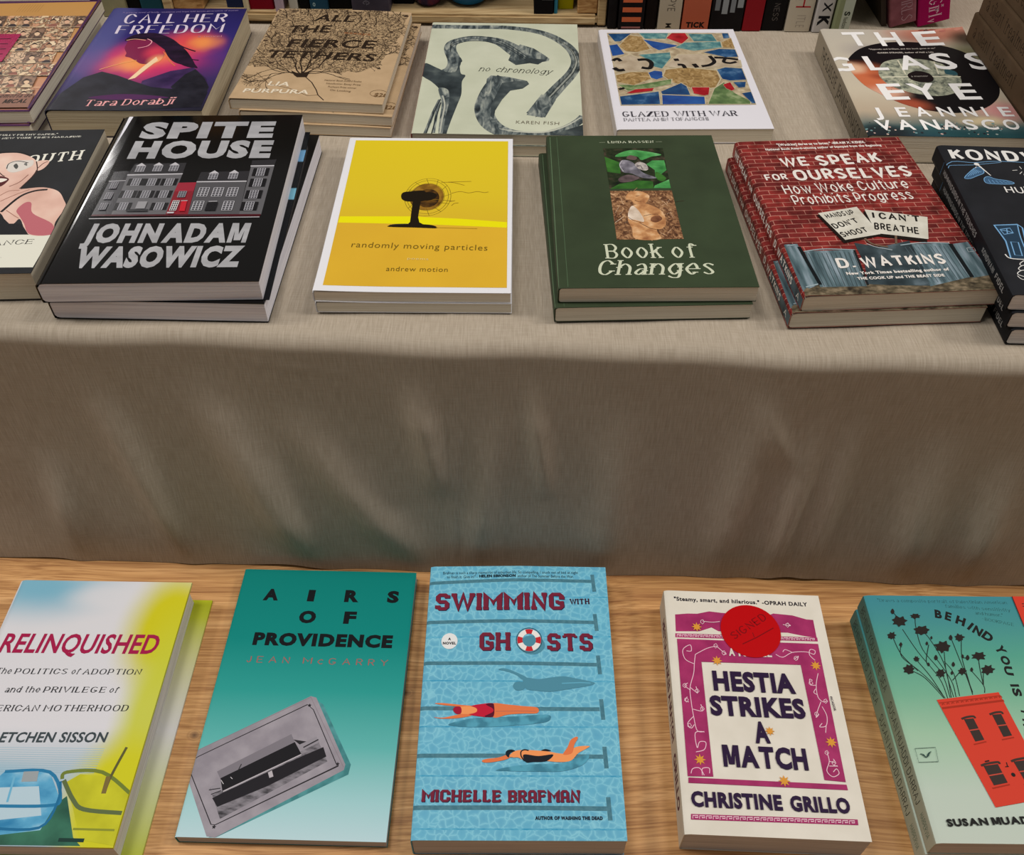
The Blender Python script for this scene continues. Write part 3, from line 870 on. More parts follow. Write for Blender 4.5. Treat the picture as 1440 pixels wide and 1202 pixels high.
    for z0, z1, mi in ((t+.0006, t+.0009, 0),):
        lo = [bm.verts.new((cx+rr*math.cos(2*math.pi*i/n), cy+rr*math.sin(2*math.pi*i/n), z0)) for i in range(n)]
        hi = [bm.verts.new((cx+rr*math.cos(2*math.pi*i/n), cy+rr*math.sin(2*math.pi*i/n), z1)) for i in range(n)]
        bm.faces.new(hi)
        for i in range(n):
            bm.faces.new((lo[i], lo[(i+1) % n], hi[(i+1) % n], hi[i]))
    pen = ink('7d0810')
    def mark(polys):
        for q in polys:
            f = bm.faces.new([bm.verts.new((x, y, t+.00095)) for x, y in q]); f.material_index = 1
    A = Vector(st.pt((398, 300))); B = Vector(st.pt((535, 212)))
    ex = (B-A).normalized(); ey = Vector((-ex.y, ex.x))
    fs, wd_ = FONTS['P']('SIGNED')
    k = (B-A).length/wd_
    mark([[tuple(A+ex*(p*k)+ey*(q*.0065)) for p, q in f] for f in fs])
    mark(ribbon([st.pt((430, 318)), st.pt((490, 290)), st.pt((560, 250))], lambda dx, dy: .0004))
    mark(ribbon([st.pt((472, 270)), st.pt((480, 290))], lambda dx, dy: .0003))
    s_ = mesh_obj('sticker', bm, [ink('b80a10', .35), pen], b); s_['label'] = 'round red sticker with a faint handwritten word'
    place(b, .1819, .3169, ZL, -2.03)
    tag(b, 'cream paperback with a magenta patterned frame and a round red sticker, on the wooden table', 'book')
hestia()
def behind():
    w, l, t = .1280, .1890, .0190
    base = gradmat('sea_fade', [(0, 'bfc9bd'), (.2, 'b9c8ba'), (.42, '9cc0a4'), (.58, '76b094'), (.75, '55a08c'), (.9, '468f90'), (1, '3f8892')], wobble=.05)
    Qd = ((1214.6, 837.5), (1442.4, 839.9), (1593.8, 1189.0), (1316.9, 1185.9))
    a = Art(w, l, Qd, 1180, 800, 2.988)
    k = '20201f'; rd = 'd0402e'; rd2 = 'a5301f'
    for t_, x0, y0, x1, y1 in (('"Draws a composite portrait of Palestinian American', 163, 139, 705, 149), ('families with sensitivity', 445, 163, 720, 182), ('and humor."', 572, 192, 688, 203), ('-BOOKPAGE', 600, 216, 733, 242)):
        a.text('23423f', t_, x0, y0, x1, y1, 12, 'SL')
    for ch, q in zip('BEHINDYOUISTHESEA', ((402, 206, 432, 212), (442, 213, 468, 222), (486, 228, 524, 244), (535, 252, 545, 259), (556, 266, 590, 286), (594, 286, 632, 312),
        (648, 330, 672, 362), (672, 366, 686, 404), (688, 408, 698, 446), (716, 486, 720, 496), (722, 502, 734, 536), (760, 585, 764, 612), (768, 630, 772, 660), (776, 672, 776, 700), (778, 745, 770, 775), (768, 785, 760, 812), (755, 822, 745, 850))):
        a.text(k, ch, *q, 34, 'G')
    stems = [[(445, 545), (390, 480), (330, 425), (262, 370), (258, 320)], [(455, 545), (420, 460), (330, 350), (265, 255)], [(465, 542), (430, 440), (350, 340), (322, 250), (318, 205)], [(470, 542), (440, 400), (375, 290), (345, 265)],
        [(480, 540), (450, 440), (440, 350)], [(490, 540), (470, 470), (405, 375)], [(505, 535), (480, 440), (440, 390)], [(560, 530), (540, 470), (500, 370), (470, 295)], [(560, 530), (540, 460), (515, 375), (512, 300)], [(560, 520), (530, 440)],
        [(610, 522), (605, 490), (555, 430)], [(605, 490), (605, 440), (612, 425)], [(605, 490), (590, 420), (583, 370)], [(440, 540), (380, 450), (320, 380)], [(440, 545), (360, 460), (300, 428)], [(330, 430), (260, 360), (225, 290)], [(265, 230), (235, 195), (222, 180)], [(475, 470), (510, 430)], [(370, 405), (365, 380), (375, 320)], [(262, 330), (250, 320)], [(515, 375), (538, 376)]]
    for s_ in stems:
        a.line('232622', .55, *s_, curve=True)
    def flower(x, y, r_, ry):
        n = 7
        pts = []
        for i in range(n*2):
            an = math.pi*i/n+.3; q = 1 if i % 2 else .72
            pts.append((x+r_*q*math.cos(an)*random.uniform(.85, 1.1), y+ry*q*math.sin(an)*random.uniform(.85, 1.1)))
        a.blob('2a2522', *pts)
    for f in ((252, 222, 36, 24), (318, 200, 24, 12), (345, 260, 34, 22), (220, 282, 20, 18), (433, 328, 36, 27), (504, 290, 22, 17), (585, 368, 34, 18), (292, 424, 25, 24), (624, 425, 30, 22), (425, 440, 23, 20), (516, 432, 18, 17), (323, 380, 13, 12)):
        flower(*f)
    for x, y, r_ in ((223, 182, 10), (258, 320, 8), (405, 376, 10), (467, 292, 10), (374, 404, 7), (478, 404, 9), (472, 440, 7), (555, 426, 8), (538, 376, 10), (517, 370, 7), (367, 316, 7), (386, 292, 6)):
        a.blob('2a2522', (x-r_*.8, y), (x, y-r_*1.3), (x+r_*.8, y), (x, y+r_))
    # the tilted row house
    a.poly(rd, (408, 552), (668, 520), (900, 960), (655, 1004))
    a.line(rd2, 1.6, (430, 588), (690, 555)); a.line(rd2, .8, (418, 566), (676, 535))
    for i in range(13):
        x = 430+i*20; y = 574-i*2.6
        a.line(rd2, .8, (x, y), (x+6, y-7), (x+12, y-1))
    for (x0, y0, x1, y1, x2, y2, x3, y3) in ((522, 634, 562, 630, 608, 720, 570, 728), (640, 615, 678, 612, 724, 702, 688, 708), (604, 830, 664, 822, 706, 900, 648, 912), (730, 812, 790, 804, 840, 890, 780, 897)):
        a.poly('3a302c', (x0, y0), (x1, y1), (x2, y2), (x3, y3))
        a.line('c04a3a', .8, ((x0+x3)/2, (y0+y3)/2), ((x1+x2)/2, (y1+y2)/2))
        a.line('40322c', 1.5, (x0-10, y0-1), (x0+12, y0-9), (x1, y1-8), (x1+8, y1), curve=True)
        a.line(rd2, .9, (x3-6, y3+12), (x2+8, y2+8))
    a.circ(k, (729, 867), 1.4); a.line(k, .6, (700, 815), (706, 835)); a.line(k, .6, (695, 834), (710, 832)); a.line(k, .9, (610, 812), (628, 808))
    # second house entering from the corner, upside down
    a.poly(rd, (716, 100), (1000, 96), (1050, 300), (775, 245)); a.line('5a1a18', .6, (716, 100), (775, 245))
    a.line('2a2522', .7, (765, 150), (790, 150)); a.line('2a2522', .7, (768, 160), (790, 160))
    # publisher's mark in a box
    a.line('2f4a44', .35, (316, 757), (402, 752), (414, 812), (332, 815), closed=True)
    for i in range(3):
        a.line('2f4a44', .5, (338+i*8, 780+i*5), (352+i*3, 782+i*5), (364, 794), (372, 778+i*5), (384-i*4, 770+i*6), curve=True)
    a.text(k, 'SUSAN MUADDI DARRAJ', 455, 1085, 1085, 1062, 32, 'G')
    spn = gradmat('sea_spine', [(0, 'a9ab98'), (.5, '8a9a82'), (.8, '53796b'), (1, '3c6a66')])
    b = book('paperback_book', w, l, t, base, spn, base, pagemat('grey_pages', 'bdb9b5', 'a8a4a0'), a,
             spine_art=[('222a28', 'BEHIND YOU IS THE SEA', .088, .018, .009, .005, 'M'), ('222a28', 'SUSAN MUADDI DARRAJ', .008, -.065, .009, .005, 'M'), ('54705f', 'HARPERVIA', -.072, -.088, .007, .006, 'M')])
    place(b, .3427, .3092, ZL+t+.0006, -.3)
    tag(b, 'sea-green paperback with black flowers growing from a red house, upper of its stack', 'book', 'sea-green paperbacks at the right end of the wooden table')
    d = dup(b, 'sea-green paperback lying under another copy at the right end of the wooden table')
    place(d, .3420, .3090, ZL, -.25)
behind()
def relinquished():
    w, l, t = .1380, .2066, .028
    base = blobmat('baby_blur', [(0, '9fb7c4'), (.28, 'b9c4cd'), (.4, 'd6d5da'), (1, 'd2d2d6')],
        [(.12, .97, .62, .20, '78aec4', .1, 1), (.55, .93, .33, .09, 'd4d4d8', .2, .8), (.95, .80, .34, .34, 'c8c21e', .35, 1), (1.0, .45, .24, .52, 'c4c83a', .3, .95), (.93, .14, .32, .30, 'cbc81e', .45, 1),
         (.35, .22, .5, .07, '8fb8cc', .1, .8)], warp=.03)
    a = Art(w, l, ((31.6, 815.4), (270.0, 819.0), (158.7, 1191.9), (-134.9, 1186.9)), 0, 790, 2.917)
    for i in range(12):
        a.line('9ab9c8', .35, (-140, 758+i*9), (430-i*4, 766+i*9))
    bl = noisemat('clear_plastic', [(.3, '2c7fae'), (.5, '5aa6cc'), (.7, 'a8d0e0')], (35, 60, 60), 4)
    gr = noisemat('blur_green', [(.3, '1e4a3c'), (.7, '3c7a62')], (40, 40, 40), 3)
    a.poly(gr, (-60, 1030), (240, 985), (275, 960), (300, 1130), (330, 1165), (-100, 1160))
    a.poly(bl, (-120, 980), (20, 860), (205, 862), (246, 970), (165, 1100), (-90, 1130))
    a.poly('b4ccd8', (0, 925), (160, 920), (170, 1040), (-20, 1060))
    yl = noisemat('yellow_plastic', [(.3, 'b3b21e'), (.7, 'd0cf2c')], (40, 40, 40), 3)
    a.poly(yl, (268, 905), (330, 870), (450, 880), (540, 960), (500, 1170), (330, 1140), (300, 1010))
    for p, c_, mm in ((((20, 860), (205, 862), (248, 972), (190, 1000), (-60, 1000)), '2878a4', 2.2), (((248, 900), (238, 980), (160, 1090), (-60, 1090)), '1f6c98', 1.8), (((60, 880), (30, 985)), '6cb0d0', 1.5), (((255, 890), (275, 862), (420, 862), (535, 950)), '6f7e34', 2.4),
        (((262, 895), (300, 975), (345, 1015), (500, 1030)), '5d6c44', 2.8), (((430, 945), (455, 880), (520, 760)), '5c5a34', 1.8), (((425, 950), (445, 880)), '7a6a3a', 3.2), (((300, 1095), (470, 1100)), '8a9030', 1.4), (((240, 1140), (345, 1142)), '1c3a34', 2.4)):
        a.line(c_, mm, *p, curve=True)
    a.poly('98a0a4', (98, 860), (160, 858), (152, 900), (88, 902))
    a.text('a01b48', 'RELINQUISHED', -10, 372, 635, 378, 80, 'B', .1)
    a.text('24262a', 'The', -20, 458, 42, 459, 24, 'SI', .15); a.text('24262a', 'POLITICS', 58, 459, 272, 460, 22, 'SI', .12); a.text('24262a', 'of', 290, 460, 320, 461, 24, 'SI', .2); a.text('24262a', 'ADOPTION', 338, 461, 575, 462, 22, 'SI', .12)
    a.text('24262a', 'and the', 18, 535, 160, 535, 24, 'SI', .15); a.text('24262a', 'PRIVILEGE', 176, 535, 430, 536, 23, 'SI', .12); a.text('24262a', 'of', 446, 536, 478, 537, 24, 'SI', .2)
    a.text('24262a', 'AMERICAN MOTHERHOOD', -95, 612, 522, 612, 25, 'SI', .12)
    a.text('3c474c', 'GRETCHEN SISSON', -90, 740, 430, 740, 42, 'B', .1)
    bd = gradmat('jacket_flap_with_glare', [(0, 'b8c23c'), (.25, 'c9cfa0'), (.45, 'd2d2d2'), (.75, 'c8c890'), (.92, 'b4bb38'), (1, 'a8b020')])  # flap is yellow-green; the glare over its middle is put into the colour
    yj = noisemat('yellow_jacket', [(.3, 'c4c82c'), (.7, 'cfd03c')], (30, 30, 30))
    b = book('hardcover_book', w, l, t, base, ink('cdd0d4'), bd, PALE, a, hard=True, rnd=.002)
    for ch in b.children:
        if ch.name.startswith('back_cover'):
            for v in ch.data.vertices:
                if v.co.x > 0:
                    v.co.x += .0105
            ch['label'] = 'back board with its yellow-green jacket flap'
    place(b, -.3288, .3166, ZL, -.6)
    tag(b, 'white and yellow hardcover with crimson slanted title, at the left end of the wooden table', 'book')
relinquished()

# ------------------------------------------------------------------ middle row, on the front of the raised cloth
def spite():
    w, l, t = .1519, .2285, .0165
    blk = ink('060505', .10, .4)
    a = Art(w, l, ((173.0, 163.3), (425.6, 161.2), (364.2, 395.3), (48.5, 399.0)), 0, 150, 3.2)
    I = lambda c: ink(c, .2, .3)
    sv = noisemat('silver_print', [(.3, '8f8f92'), (.7, 'a6a6a9')], (25, 90, 25), 3, .3)
    a.text(sv, 'SPITE', 620, 145, 1224, 140, 74, 'X'); a.text(sv, 'HOUSE', 570, 235, 1212, 231, 80, 'X')
    a.text(sv, 'JOHN', 362, 614, 705, 613, 88, 'X'); a.text(sv, 'ADAM', 722, 613, 1105, 612, 88, 'X'); a.text(sv, 'WASOWICZ', 318, 727, 1074, 722, 97, 'X')
    def body(c, *p):
        a.poly(I(c), *p)
    body('363539', (412, 488), (492, 335), (565, 333), (500, 488)); body('262528', (492, 335), (515, 292), (583, 290), (565, 333))
    body('5c5b5e', (500, 488), (575, 308), (822, 302), (745, 487)); body('2b2a2d', (575, 308), (608, 258), (840, 253), (822, 302))
    body('4c4b4e', (845, 487), (885, 338), (1110, 335), (1075, 487)); body('29282b', (885, 338), (905, 295), (1125, 290), (1110, 335))
    body('5a595c', (1075, 487), (1130, 268), (1235, 265), (1175, 487)); body('29282b', (1130, 268), (1135, 243), (1245, 238), (1235, 265))
    body('7a1a26', (745, 487), (785, 382), (872, 380), (845, 487)); body('8f2434', (785, 382), (803, 343), (884, 341), (872, 380))
    wh = I('b4b2b6')
    a.line(wh, .7, (490, 336), (566, 333)); a.line(wh, 1.6, (573, 308), (822, 303)); a.line(wh, 1.5, (885, 339), (1110, 336)); a.line(wh, 1.6, (1128, 268), (1234, 266))
    a.poly(I('451019'), (408, 493), (416, 486), (1175, 484), (1170, 493)); a.line(wh, .9, (400, 505), (1168, 497))
    def win(x, y, ww, hh, shutters=True, frame='a9a8ae'):
        if shutters:
            a.rect(I('141316'), (x, y), ww+6.5, hh)
        a.rect(I('3a393e'), (x, y), ww, hh)
        X, Y = a.pt((x, y)); q = []
        for i in range(4):
            xx = X+(-.5+i/3)*ww/1000; q.append([(xx-.00022, Y-hh/2000), (xx+.00022, Y-hh/2000), (xx+.00022, Y+hh/2000), (xx-.00022, Y+hh/2000)])
        for i in range(6):
            yy = Y+(-.5+i/5)*hh/1000; q.append([(X-ww/2000, yy-.0002), (X+ww/2000, yy-.0002), (X+ww/2000, yy+.0002), (X-ww/2000, yy+.0002)])
        a.raw(q, I(frame))
    for y, xs in ((340, (612, 683, 762)), (395, (577, 655, 736)), (450, (553, 716))):
        for x in xs:
            win(x, y, 6, 9.5)
    for x, y in ((632, 282), (710, 280), (783, 279), (960, 316), (1050, 314)):
        win(x, y, 6.5, 8, False)
        a.poly(wh, (x-20, y-13), (x+7, y-27), (x+26, y-14))
    for y, xs in ((386, (915, 980, 1046)), (448, (890, 1026))):
        for x in xs:
            win(x, y, 7.5, 12, False, 'c0bfc4')
    for x, y in ((1174, 296), (1160, 344), (1142, 397), (1122, 450)):
        win(x, y, 6, 11)
    for x, y in ((514, 357), (490, 404), (466, 451)):
        win(x, y, 5, 9, False, '77757c')
    win(820, 397, 5.5, 8, False, '8a8a92'); win(786, 448, 4.6, 13, False, 'd8d4d4')
    a.poly(I('b81828'), (806, 473), (818, 428), (843, 428), (832, 473)); a.line(wh, .7, (815, 427), (845, 426)); a.rect(wh, (768, 480), 5, 2)
    a.rect(I('8b8a8d'), (637, 446), 7, 9.5); a.rect(I('2a2a2d'), (618, 470), 16, 3); a.rect(I('161518'), (952, 452), 8, 11); a.line(wh, .7, (940, 430), (978, 429))
    curl = lambda x, y: -.0009*max(0, (-x-.050)/.026)**2*(.5+y/.228)
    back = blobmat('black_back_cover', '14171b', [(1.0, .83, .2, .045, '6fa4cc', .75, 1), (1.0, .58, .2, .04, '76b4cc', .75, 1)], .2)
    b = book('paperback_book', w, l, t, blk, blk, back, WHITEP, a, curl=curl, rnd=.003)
    place(b, -.2527, .6157, ZU+.0165, 1.65)
    tag(b, 'glossy black paperback with silver lettering and a row of grey houses, top copy', 'book', 'glossy black paperbacks stacked on the cloth')
    # its back cover curls away from the pages
    bc = [c for c in b.children if c.name.startswith('back_cover')][0]
    for v in bc.data.vertices:
        if v.co.x > 0:
            v.co.x += .004
    d = dup(b, 'black paperback peeking out under the glossy black one with the grey houses')
    place(d, -.2459, .6153, ZU, -1.15)
    for ch in d.children:
        if ch.name.startswith('back_cover'):
            ch.data = ch.data.copy(); ch.data.materials[0] = ink('0a090a')
            for v in ch.data.vertices:
                if v.co.x > 0:
                    v.co.x -= .004
spite()
def particles():
    w, l, t = .1392, .2079, .0088
    wp = ink('d6d6da', .4)
    a = Art(w, l, ((492.3, 194.9), (721.3, 196.6), (718.6, 412.0), (439.4, 409.9)), 430, 170, 4.145)
    y1 = gradmat('yellow_top', [(0, 'c9a92a'), (.45, 'cbac28'), (.6, 'ceb426'), (1, 'd2bb20')])
    a.poly(y1, (293, 118), (1180, 124), (1172, 972), (100, 962))
    a.poly(noisemat('yellow_floor', [(.3, 'caa02c'), (.7, 'd0a62e')], (20, 20, 20)), (188, 590), (500, 600), (800, 608), (1172, 622), (1172, 972), (100, 962))
    a.poly('dcd40c', (201, 556), (600, 556), (900, 570), (1173, 590), (1172, 622), (800, 606), (600, 600), (188, 592))
    bk = '1c150c'
    br = noisemat('fan_blades', [(.3, '5a3c12'), (.5, '8a6420'), (.75, 'a8842a')], (90, 90, 90), 3)
    a.circ(br, (705, 442), 13.5, 19); a.circ(noisemat('fan_blur', [(.35, '2c1c0e'), (.7, '6a4818')], (120, 120, 120), 2), (712, 450), 9, 13)
    for r_ in (18.2, 16.2, 13.0):
        a.ring('6a5818', (712, 442), r_, .35, r_*1.45)
    cx, cy = a.pt((712, 442))
    for k in range(12):
        an = math.pi*2*k/12
        a.raw(ribbon([(cx+.011*math.cos(an), cy+.016*math.sin(an)), (cx+.0182*math.cos(an+.15), cy+.0262*math.sin(an+.15))], lambda x, y: .00016), ink('6a5818'))
    for p in (((830, 357), (965, 353)), ((790, 358), (860, 360), (925, 376)), ((850, 422), (900, 412), (950, 420), (1000, 412), (1040, 418), (1065, 414)), ((840, 470), (870, 465)), ((850, 494), (865, 482), (890, 478)), ((680, 462), (740, 458), (860, 468))):
        a.line('8a6c20', .45, *p, curve=True)
    a.blob(bk, (556, 440), (565, 420), (600, 412), (690, 408), (700, 440), (690, 466), (600, 470), (565, 460))
    a.blob(bk, (690, 420), (740, 418), (765, 436), (740, 458), (690, 462))
    a.poly(bk, (626, 455), (672, 455), (655, 560), (662, 592), (690, 606), (590, 606), (608, 590))
    a.blob(bk, (485, 610), (520, 602), (600, 600), (720, 606), (763, 618), (755, 626), (640, 622), (490, 618))
    a.line('4a4438', .5, (490, 607), (600, 601)); a.line('b89024', .6, (760, 622), (1000, 628))
    a.text('665218', 'randomly moving particles', 265, 736, 1058, 756, 32, 'L'); a.text('dcc98a', 'poems', 592, 808, 714, 812, 13, 'L'); a.text('665218', 'andrew motion', 468, 875, 826, 880, 27, 'L')
    curl = lambda x, y: .0025*max(0, (-x+.02)/.09)*max(0, (-y-.06)/.044)
    b = book('paperback_book', w, l, t, wp, wp, wp, CREAM, a, curl=lambda x, y: .0014*max(0, -x/.07)**2*max(0, -y/.104)**4+.001*max(0, y/.104)**3, rnd=.001)
    place(b, -.0706, .6153, ZU+t+.0003, -.15)
    tag(b, 'white-bordered yellow paperback with a black desk fan on it, upper copy', 'book', 'yellow paperbacks with a fan, stacked in two')
    d = dup(b, 'yellow paperback directly under the other copy with the black fan')
    place(d, -.0702, .6148, ZU, -.05)
particles()
def changes():
    w, l, t = .1393, .2049, .0128
    gn = noisemat('dark_green_cover', [(.3, '303a29'), (.7, '37432f')], (30, 30, 30), 4, .5)
    a = Art(w, l, ((768.7, 192.6), (1000.2, 191.6), (1067.8, 405.0), (785.8, 406.8)), 740, 180, 4.114)
    a.line('4c6248', .35, (176, 60), (242, 925)); a.line('5a7054', .5, (137, 60), (188, 925))
    ht = 'bfc4ac'
    a.line('8c947c', .4, (422, 90), (456, 89)); a.line('8c947c', .4, (748, 86), (785, 85))
    a.text(ht, 'LINDA RASSEN', 472, 94, 736, 91, 12, 'SB')
    s1 = 7.515
    z = lambda x, y: ((830+x/s1-740)*4.114, (190+y/s1-180)*4.114)
    dk = noisemat('leaf_shade', [(.3, '141c14'), (.55, '28301f'), (.7, '4a3c34')], (160, 160, 160), 4)
    lf = noisemat('leaf_green', [(.3, '2c6a34'), (.55, '4a9450'), (.75, '78b47c')], (80, 110, 80), 5)
    lf2 = noisemat('leaf_deep', [(.3, '22461e'), (.7, '3c702e')], (80, 100, 80), 4)
    a.poly(dk, z(135, 152), z(765, 148), z(850, 572), z(205, 580))
    a.poly(lf2, z(150, 240), z(310, 300), z(320, 420), z(180, 400)); a.blob(lf, z(265, 240), z(340, 190), z(480, 170), z(745, 215), z(640, 240), z(540, 275), z(480, 235))
    a.poly(lf, z(590, 320), z(650, 280), z(780, 278), z(805, 380), z(690, 470), z(680, 380)); a.poly(lf2, z(210, 580), z(300, 530), z(500, 490), z(660, 500), z(670, 575)); a.poly(lf, z(670, 572), z(680, 545), z(830, 480), z(850, 572))
    a.blob(lf2, z(690, 400), z(760, 430), z(800, 470), z(760, 500), z(700, 470))
    st = noisemat('grey_stone', [(.3, '4c4a52'), (.6, '75727c'), (.8, 'a09ca4')], (140, 140, 140), 4)
    a.blob(st, z(305, 320), z(340, 275), z(430, 290), z(500, 350), z(560, 410), z(700, 465), z(560, 465), z(440, 420), z(340, 400))
    a.blob(noisemat('stone_pale', [(.3, '6c6468'), (.7, 'c4bcb4')], (220, 220, 220), 3), z(470, 320), z(520, 295), z(590, 320), z(610, 375), z(560, 385), z(500, 360))
    a.line('2a282c', .5, z(490, 340), z(530, 335), z(550, 370), curve=True); a.blob('5c4a48', z(380, 260), z(420, 225), z(490, 245), z(470, 275)); a.line('c4c0c4', .4, z(340, 280), z(310, 330), z(350, 395), curve=True)
    a.blob(noisemat('stone_shadow', [(.3, '3c3234'), (.7, '6a5a5c')], (120, 120, 120), 3), z(300, 470), z(400, 430), z(520, 460), z(440, 500), z(320, 510))
    sw = noisemat('dry_grass', [(.28, '2c1c14'), (.45, '6a4832'), (.6, '96704e'), (.75, 'c4a07c')], (260, 200, 260), 6, distort=1.5)
    a.poly(sw, z(207, 602), z(860, 598), z(985, 1110), z(280, 1118))
    a.hold = True
    for i in range(34):
        x, y = random.uniform(225, 900), random.uniform(640, 1090); an = random.uniform(-1.2, 1.2); L_ = random.uniform(40, 120)
        a.line(random.choice(['c8a888', 'a07858', '3a261c', 'd8c0a4', 'e0ccb0']), .4, z(x, y), z(x+L_*math.cos(an), y+L_*math.sin(an)))
    a.hold = False
    tn = noisemat('stone_cherub', [(.28, '8a5838'), (.5, 'bc8a5c'), (.7, 'd8b48c')], (120, 120, 120), 5)
    wt = noisemat('stone_light', [(.3, 'b09c88'), (.7, 'dccdbc')], (100, 100, 100), 3)
    a.blob(tn, z(480, 1110), z(440, 1000), z(395, 900), z(420, 790), z(500, 740), z(620, 745), z(760, 820), z(800, 940), z(760, 1000), z(700, 1020), z(740, 1112))
    a.blob(wt, z(400, 830), z(440, 760), z(500, 800), z(560, 890), z(560, 930), z(480, 910), z(410, 900))
    a.blob(tn, z(380, 650), z(430, 610), z(540, 610), z(620, 650), z(610, 700), z(560, 745), z(470, 740), z(430, 700), z(380, 690))
    a.blob(noisemat('stone_dark', [(.3, '5c3826'), (.7, '8a5c40')], (150, 150, 150), 4), z(650, 880), z(720, 860), z(760, 900), z(700, 935), z(640, 920))
    for p in (((560, 870), (640, 850), (720, 850)), ((400, 880), (470, 920), (560, 940)), ((470, 700), (500, 715), (540, 712)), ((480, 660), (520, 650)), ((560, 960), (640, 1000), (720, 1010)), ((520, 940), (600, 980))):
        a.line('4a2c1e', .5, *[z(*q) for q in p], curve=True)
    a.text(ht, 'Book of', 465, 762, 985, 757, 82, 'S'); a.text(ht, 'Changes', 408, 858, 1086, 853, 84, 'S', .22)
    b = book('paperback_book', w, l, t, gn, gn, gn, pagemat('buff_pages', 'dcd4c3', 'c9bfac'), a, rnd=.0015)
    place(b, .0994, .6107, ZU+t+.0004, 1.12)
    tag(b, 'dark green paperback with two small pictures down its middle, upper copy', 'book', 'dark green paperbacks stacked in two')
    d = dup(b, 'dark green paperback lying under the other copy, its spine edge showing at the left')
    place(d, .0952, .6068, ZU, 2.2)
changes()
def speak():
    w, l, t = .1391, .2050, .0132
    bm_ = brickmat('brick_print')
    a = Art(w, l, ((1034.0, 199.2), (1263.0, 192.2), (1409.4, 406.3), (1131.2, 417.2)), 1010, 180, 3.349)
    wh = 'd9d3cc'
    a.text(wh, '"[Watkins] dares us to listen." -IBRAM X. KENDI,', 278, 84, 693, 70, 11, 'H'); a.text(wh, 'National Book Award-winning author of Stamped from the Beginning', 225, 106, 770, 84, 10, 'H')
    a.text(wh, 'WE', 303, 182, 435, 176, 44, 'K'); a.text(wh, 'SPEAK', 478, 178, 780, 160, 50, 'K')
    a.text(wh, 'FOR', 228, 248, 332, 242, 30, 'K'); a.text(wh, 'OURSELVES', 368, 248, 922, 226, 52, 'K')
    a.text(wh, 'How Woke Culture', 318, 312, 905, 282, 46, 'P'); a.text(wh, 'Prohibits Progress', 362, 362, 925, 334, 46, 'P')
    can = noisemat('galvanised', [(.3, '33444a'), (.5, '566a70'), (.72, '8796a0')], (220, 25, 60), 4)
    can2 = noisemat('galvanised_dark', [(.3, '20282c'), (.6, '3a474c'), (.8, '66747c')], (60, 60, 60), 5)
    dirt = noisemat('dirt_print', [(.3, '2e2820'), (.5, '5c5240'), (.7, '857660')], (180, 260, 100), 5)
    a.poly(dirt, (400, 745), (900, 720), (1290, 690), (1345, 760), (410, 805))
    for p in (((310, 548), (372, 545), (478, 738), (400, 772)), ((405, 580), (640, 572), (700, 745), (480, 752)), ((860, 548), (1085, 540), (1190, 700), (1000, 745)), ((1105, 545), (1175, 535), (1290, 690), (1200, 705))):
        a.poly(can, *p)
    a.poly(can2, (640, 540), (760, 560), (900, 530), (960, 640), (1000, 742), (820, 740), (705, 735), (690, 640))
    for k in range(11):
        f = k/10
        a.line('3c4a4e', .5, (425+f*210, 590-f*6), (500+f*195, 748-f*4))
        a.line('46565c', .5, (880+f*200, 560-f*6), (1000+f*180, 730-f*25))
    a.line('8ea0a6', 1.0, (403, 582), (500, 570), (642, 574), curve=True); a.line('93a4aa', 1.0, (858, 552), (960, 540), (1088, 542), curve=True); a.line('7d8f96', 1.4, (322, 556), (360, 552)); a.line('90a0a6', 1.2, (412, 754), (470, 738))
    a.line('14181a', 2.6, (380, 560), (480, 740)); a.line('14181a', 3, (1092, 545), (1196, 702)); a.line('1a1e20', 1.6, (640, 575), (705, 740))
    a.line('aab6ba', .6, (1170, 566), (1205, 562), (1212, 580), (1178, 584), closed=True); a.line('aab6ba', .6, (700, 545), (740, 560), (820, 575), curve=True)
    for sg in (((470, 402), (652, 372), (765, 500), (598, 534)), ((688, 384), (985, 420), (990, 530), (745, 500))):
        a.poly('1c1612', *[(x-6, y+9) for x, y in sg])
    a.line('6a5444', 1.6, (836, 505), (838, 545)); a.line('6a5444', 1.6, (690, 520), (730, 548), (800, 560), curve=True)
    sgm = noisemat('sign_board', [(.3, 'b4b0a2'), (.7, 'cfccc0')], (70, 70, 70), 4)
    a.poly(sgm, (688, 384), (985, 420), (990, 524), (745, 496)); a.poly(sgm, (470, 402), (652, 372), (765, 500), (598, 528))
    a.text('1e1c1a', 'HANDS UP', 515, 428, 645, 406, 24, 'K'); a.text('1e1c1a', "DON'T", 552, 476, 668, 446, 28, 'K'); a.text('1e1c1a', 'SHOOT', 590, 516, 712, 490, 28, 'K')
    a.text('1e1c1a', "I CAN'T", 728, 426, 955, 446, 30, 'K'); a.text('1e1c1a', 'BREATHE', 736, 478, 948, 502, 32, 'K')
    a.text(wh, 'D.', 568, 662, 652, 660, 48, 'K'); a.text(wh, 'WATKINS', 686, 658, 1080, 640, 50, 'K')
    a.text(wh, 'New York Times bestselling author of', 606, 694, 1090, 672, 14, 'H'); a.text(wh, 'THE COOK UP and THE BEAST SIDE', 658, 717, 1068, 700, 13, 'H')
    spn = brickmat('brick_spine')
    sd = noisemat('spine_cans', [(.3, '2a3236'), (.7, '5a6a70')], (60, 60, 60), 4)
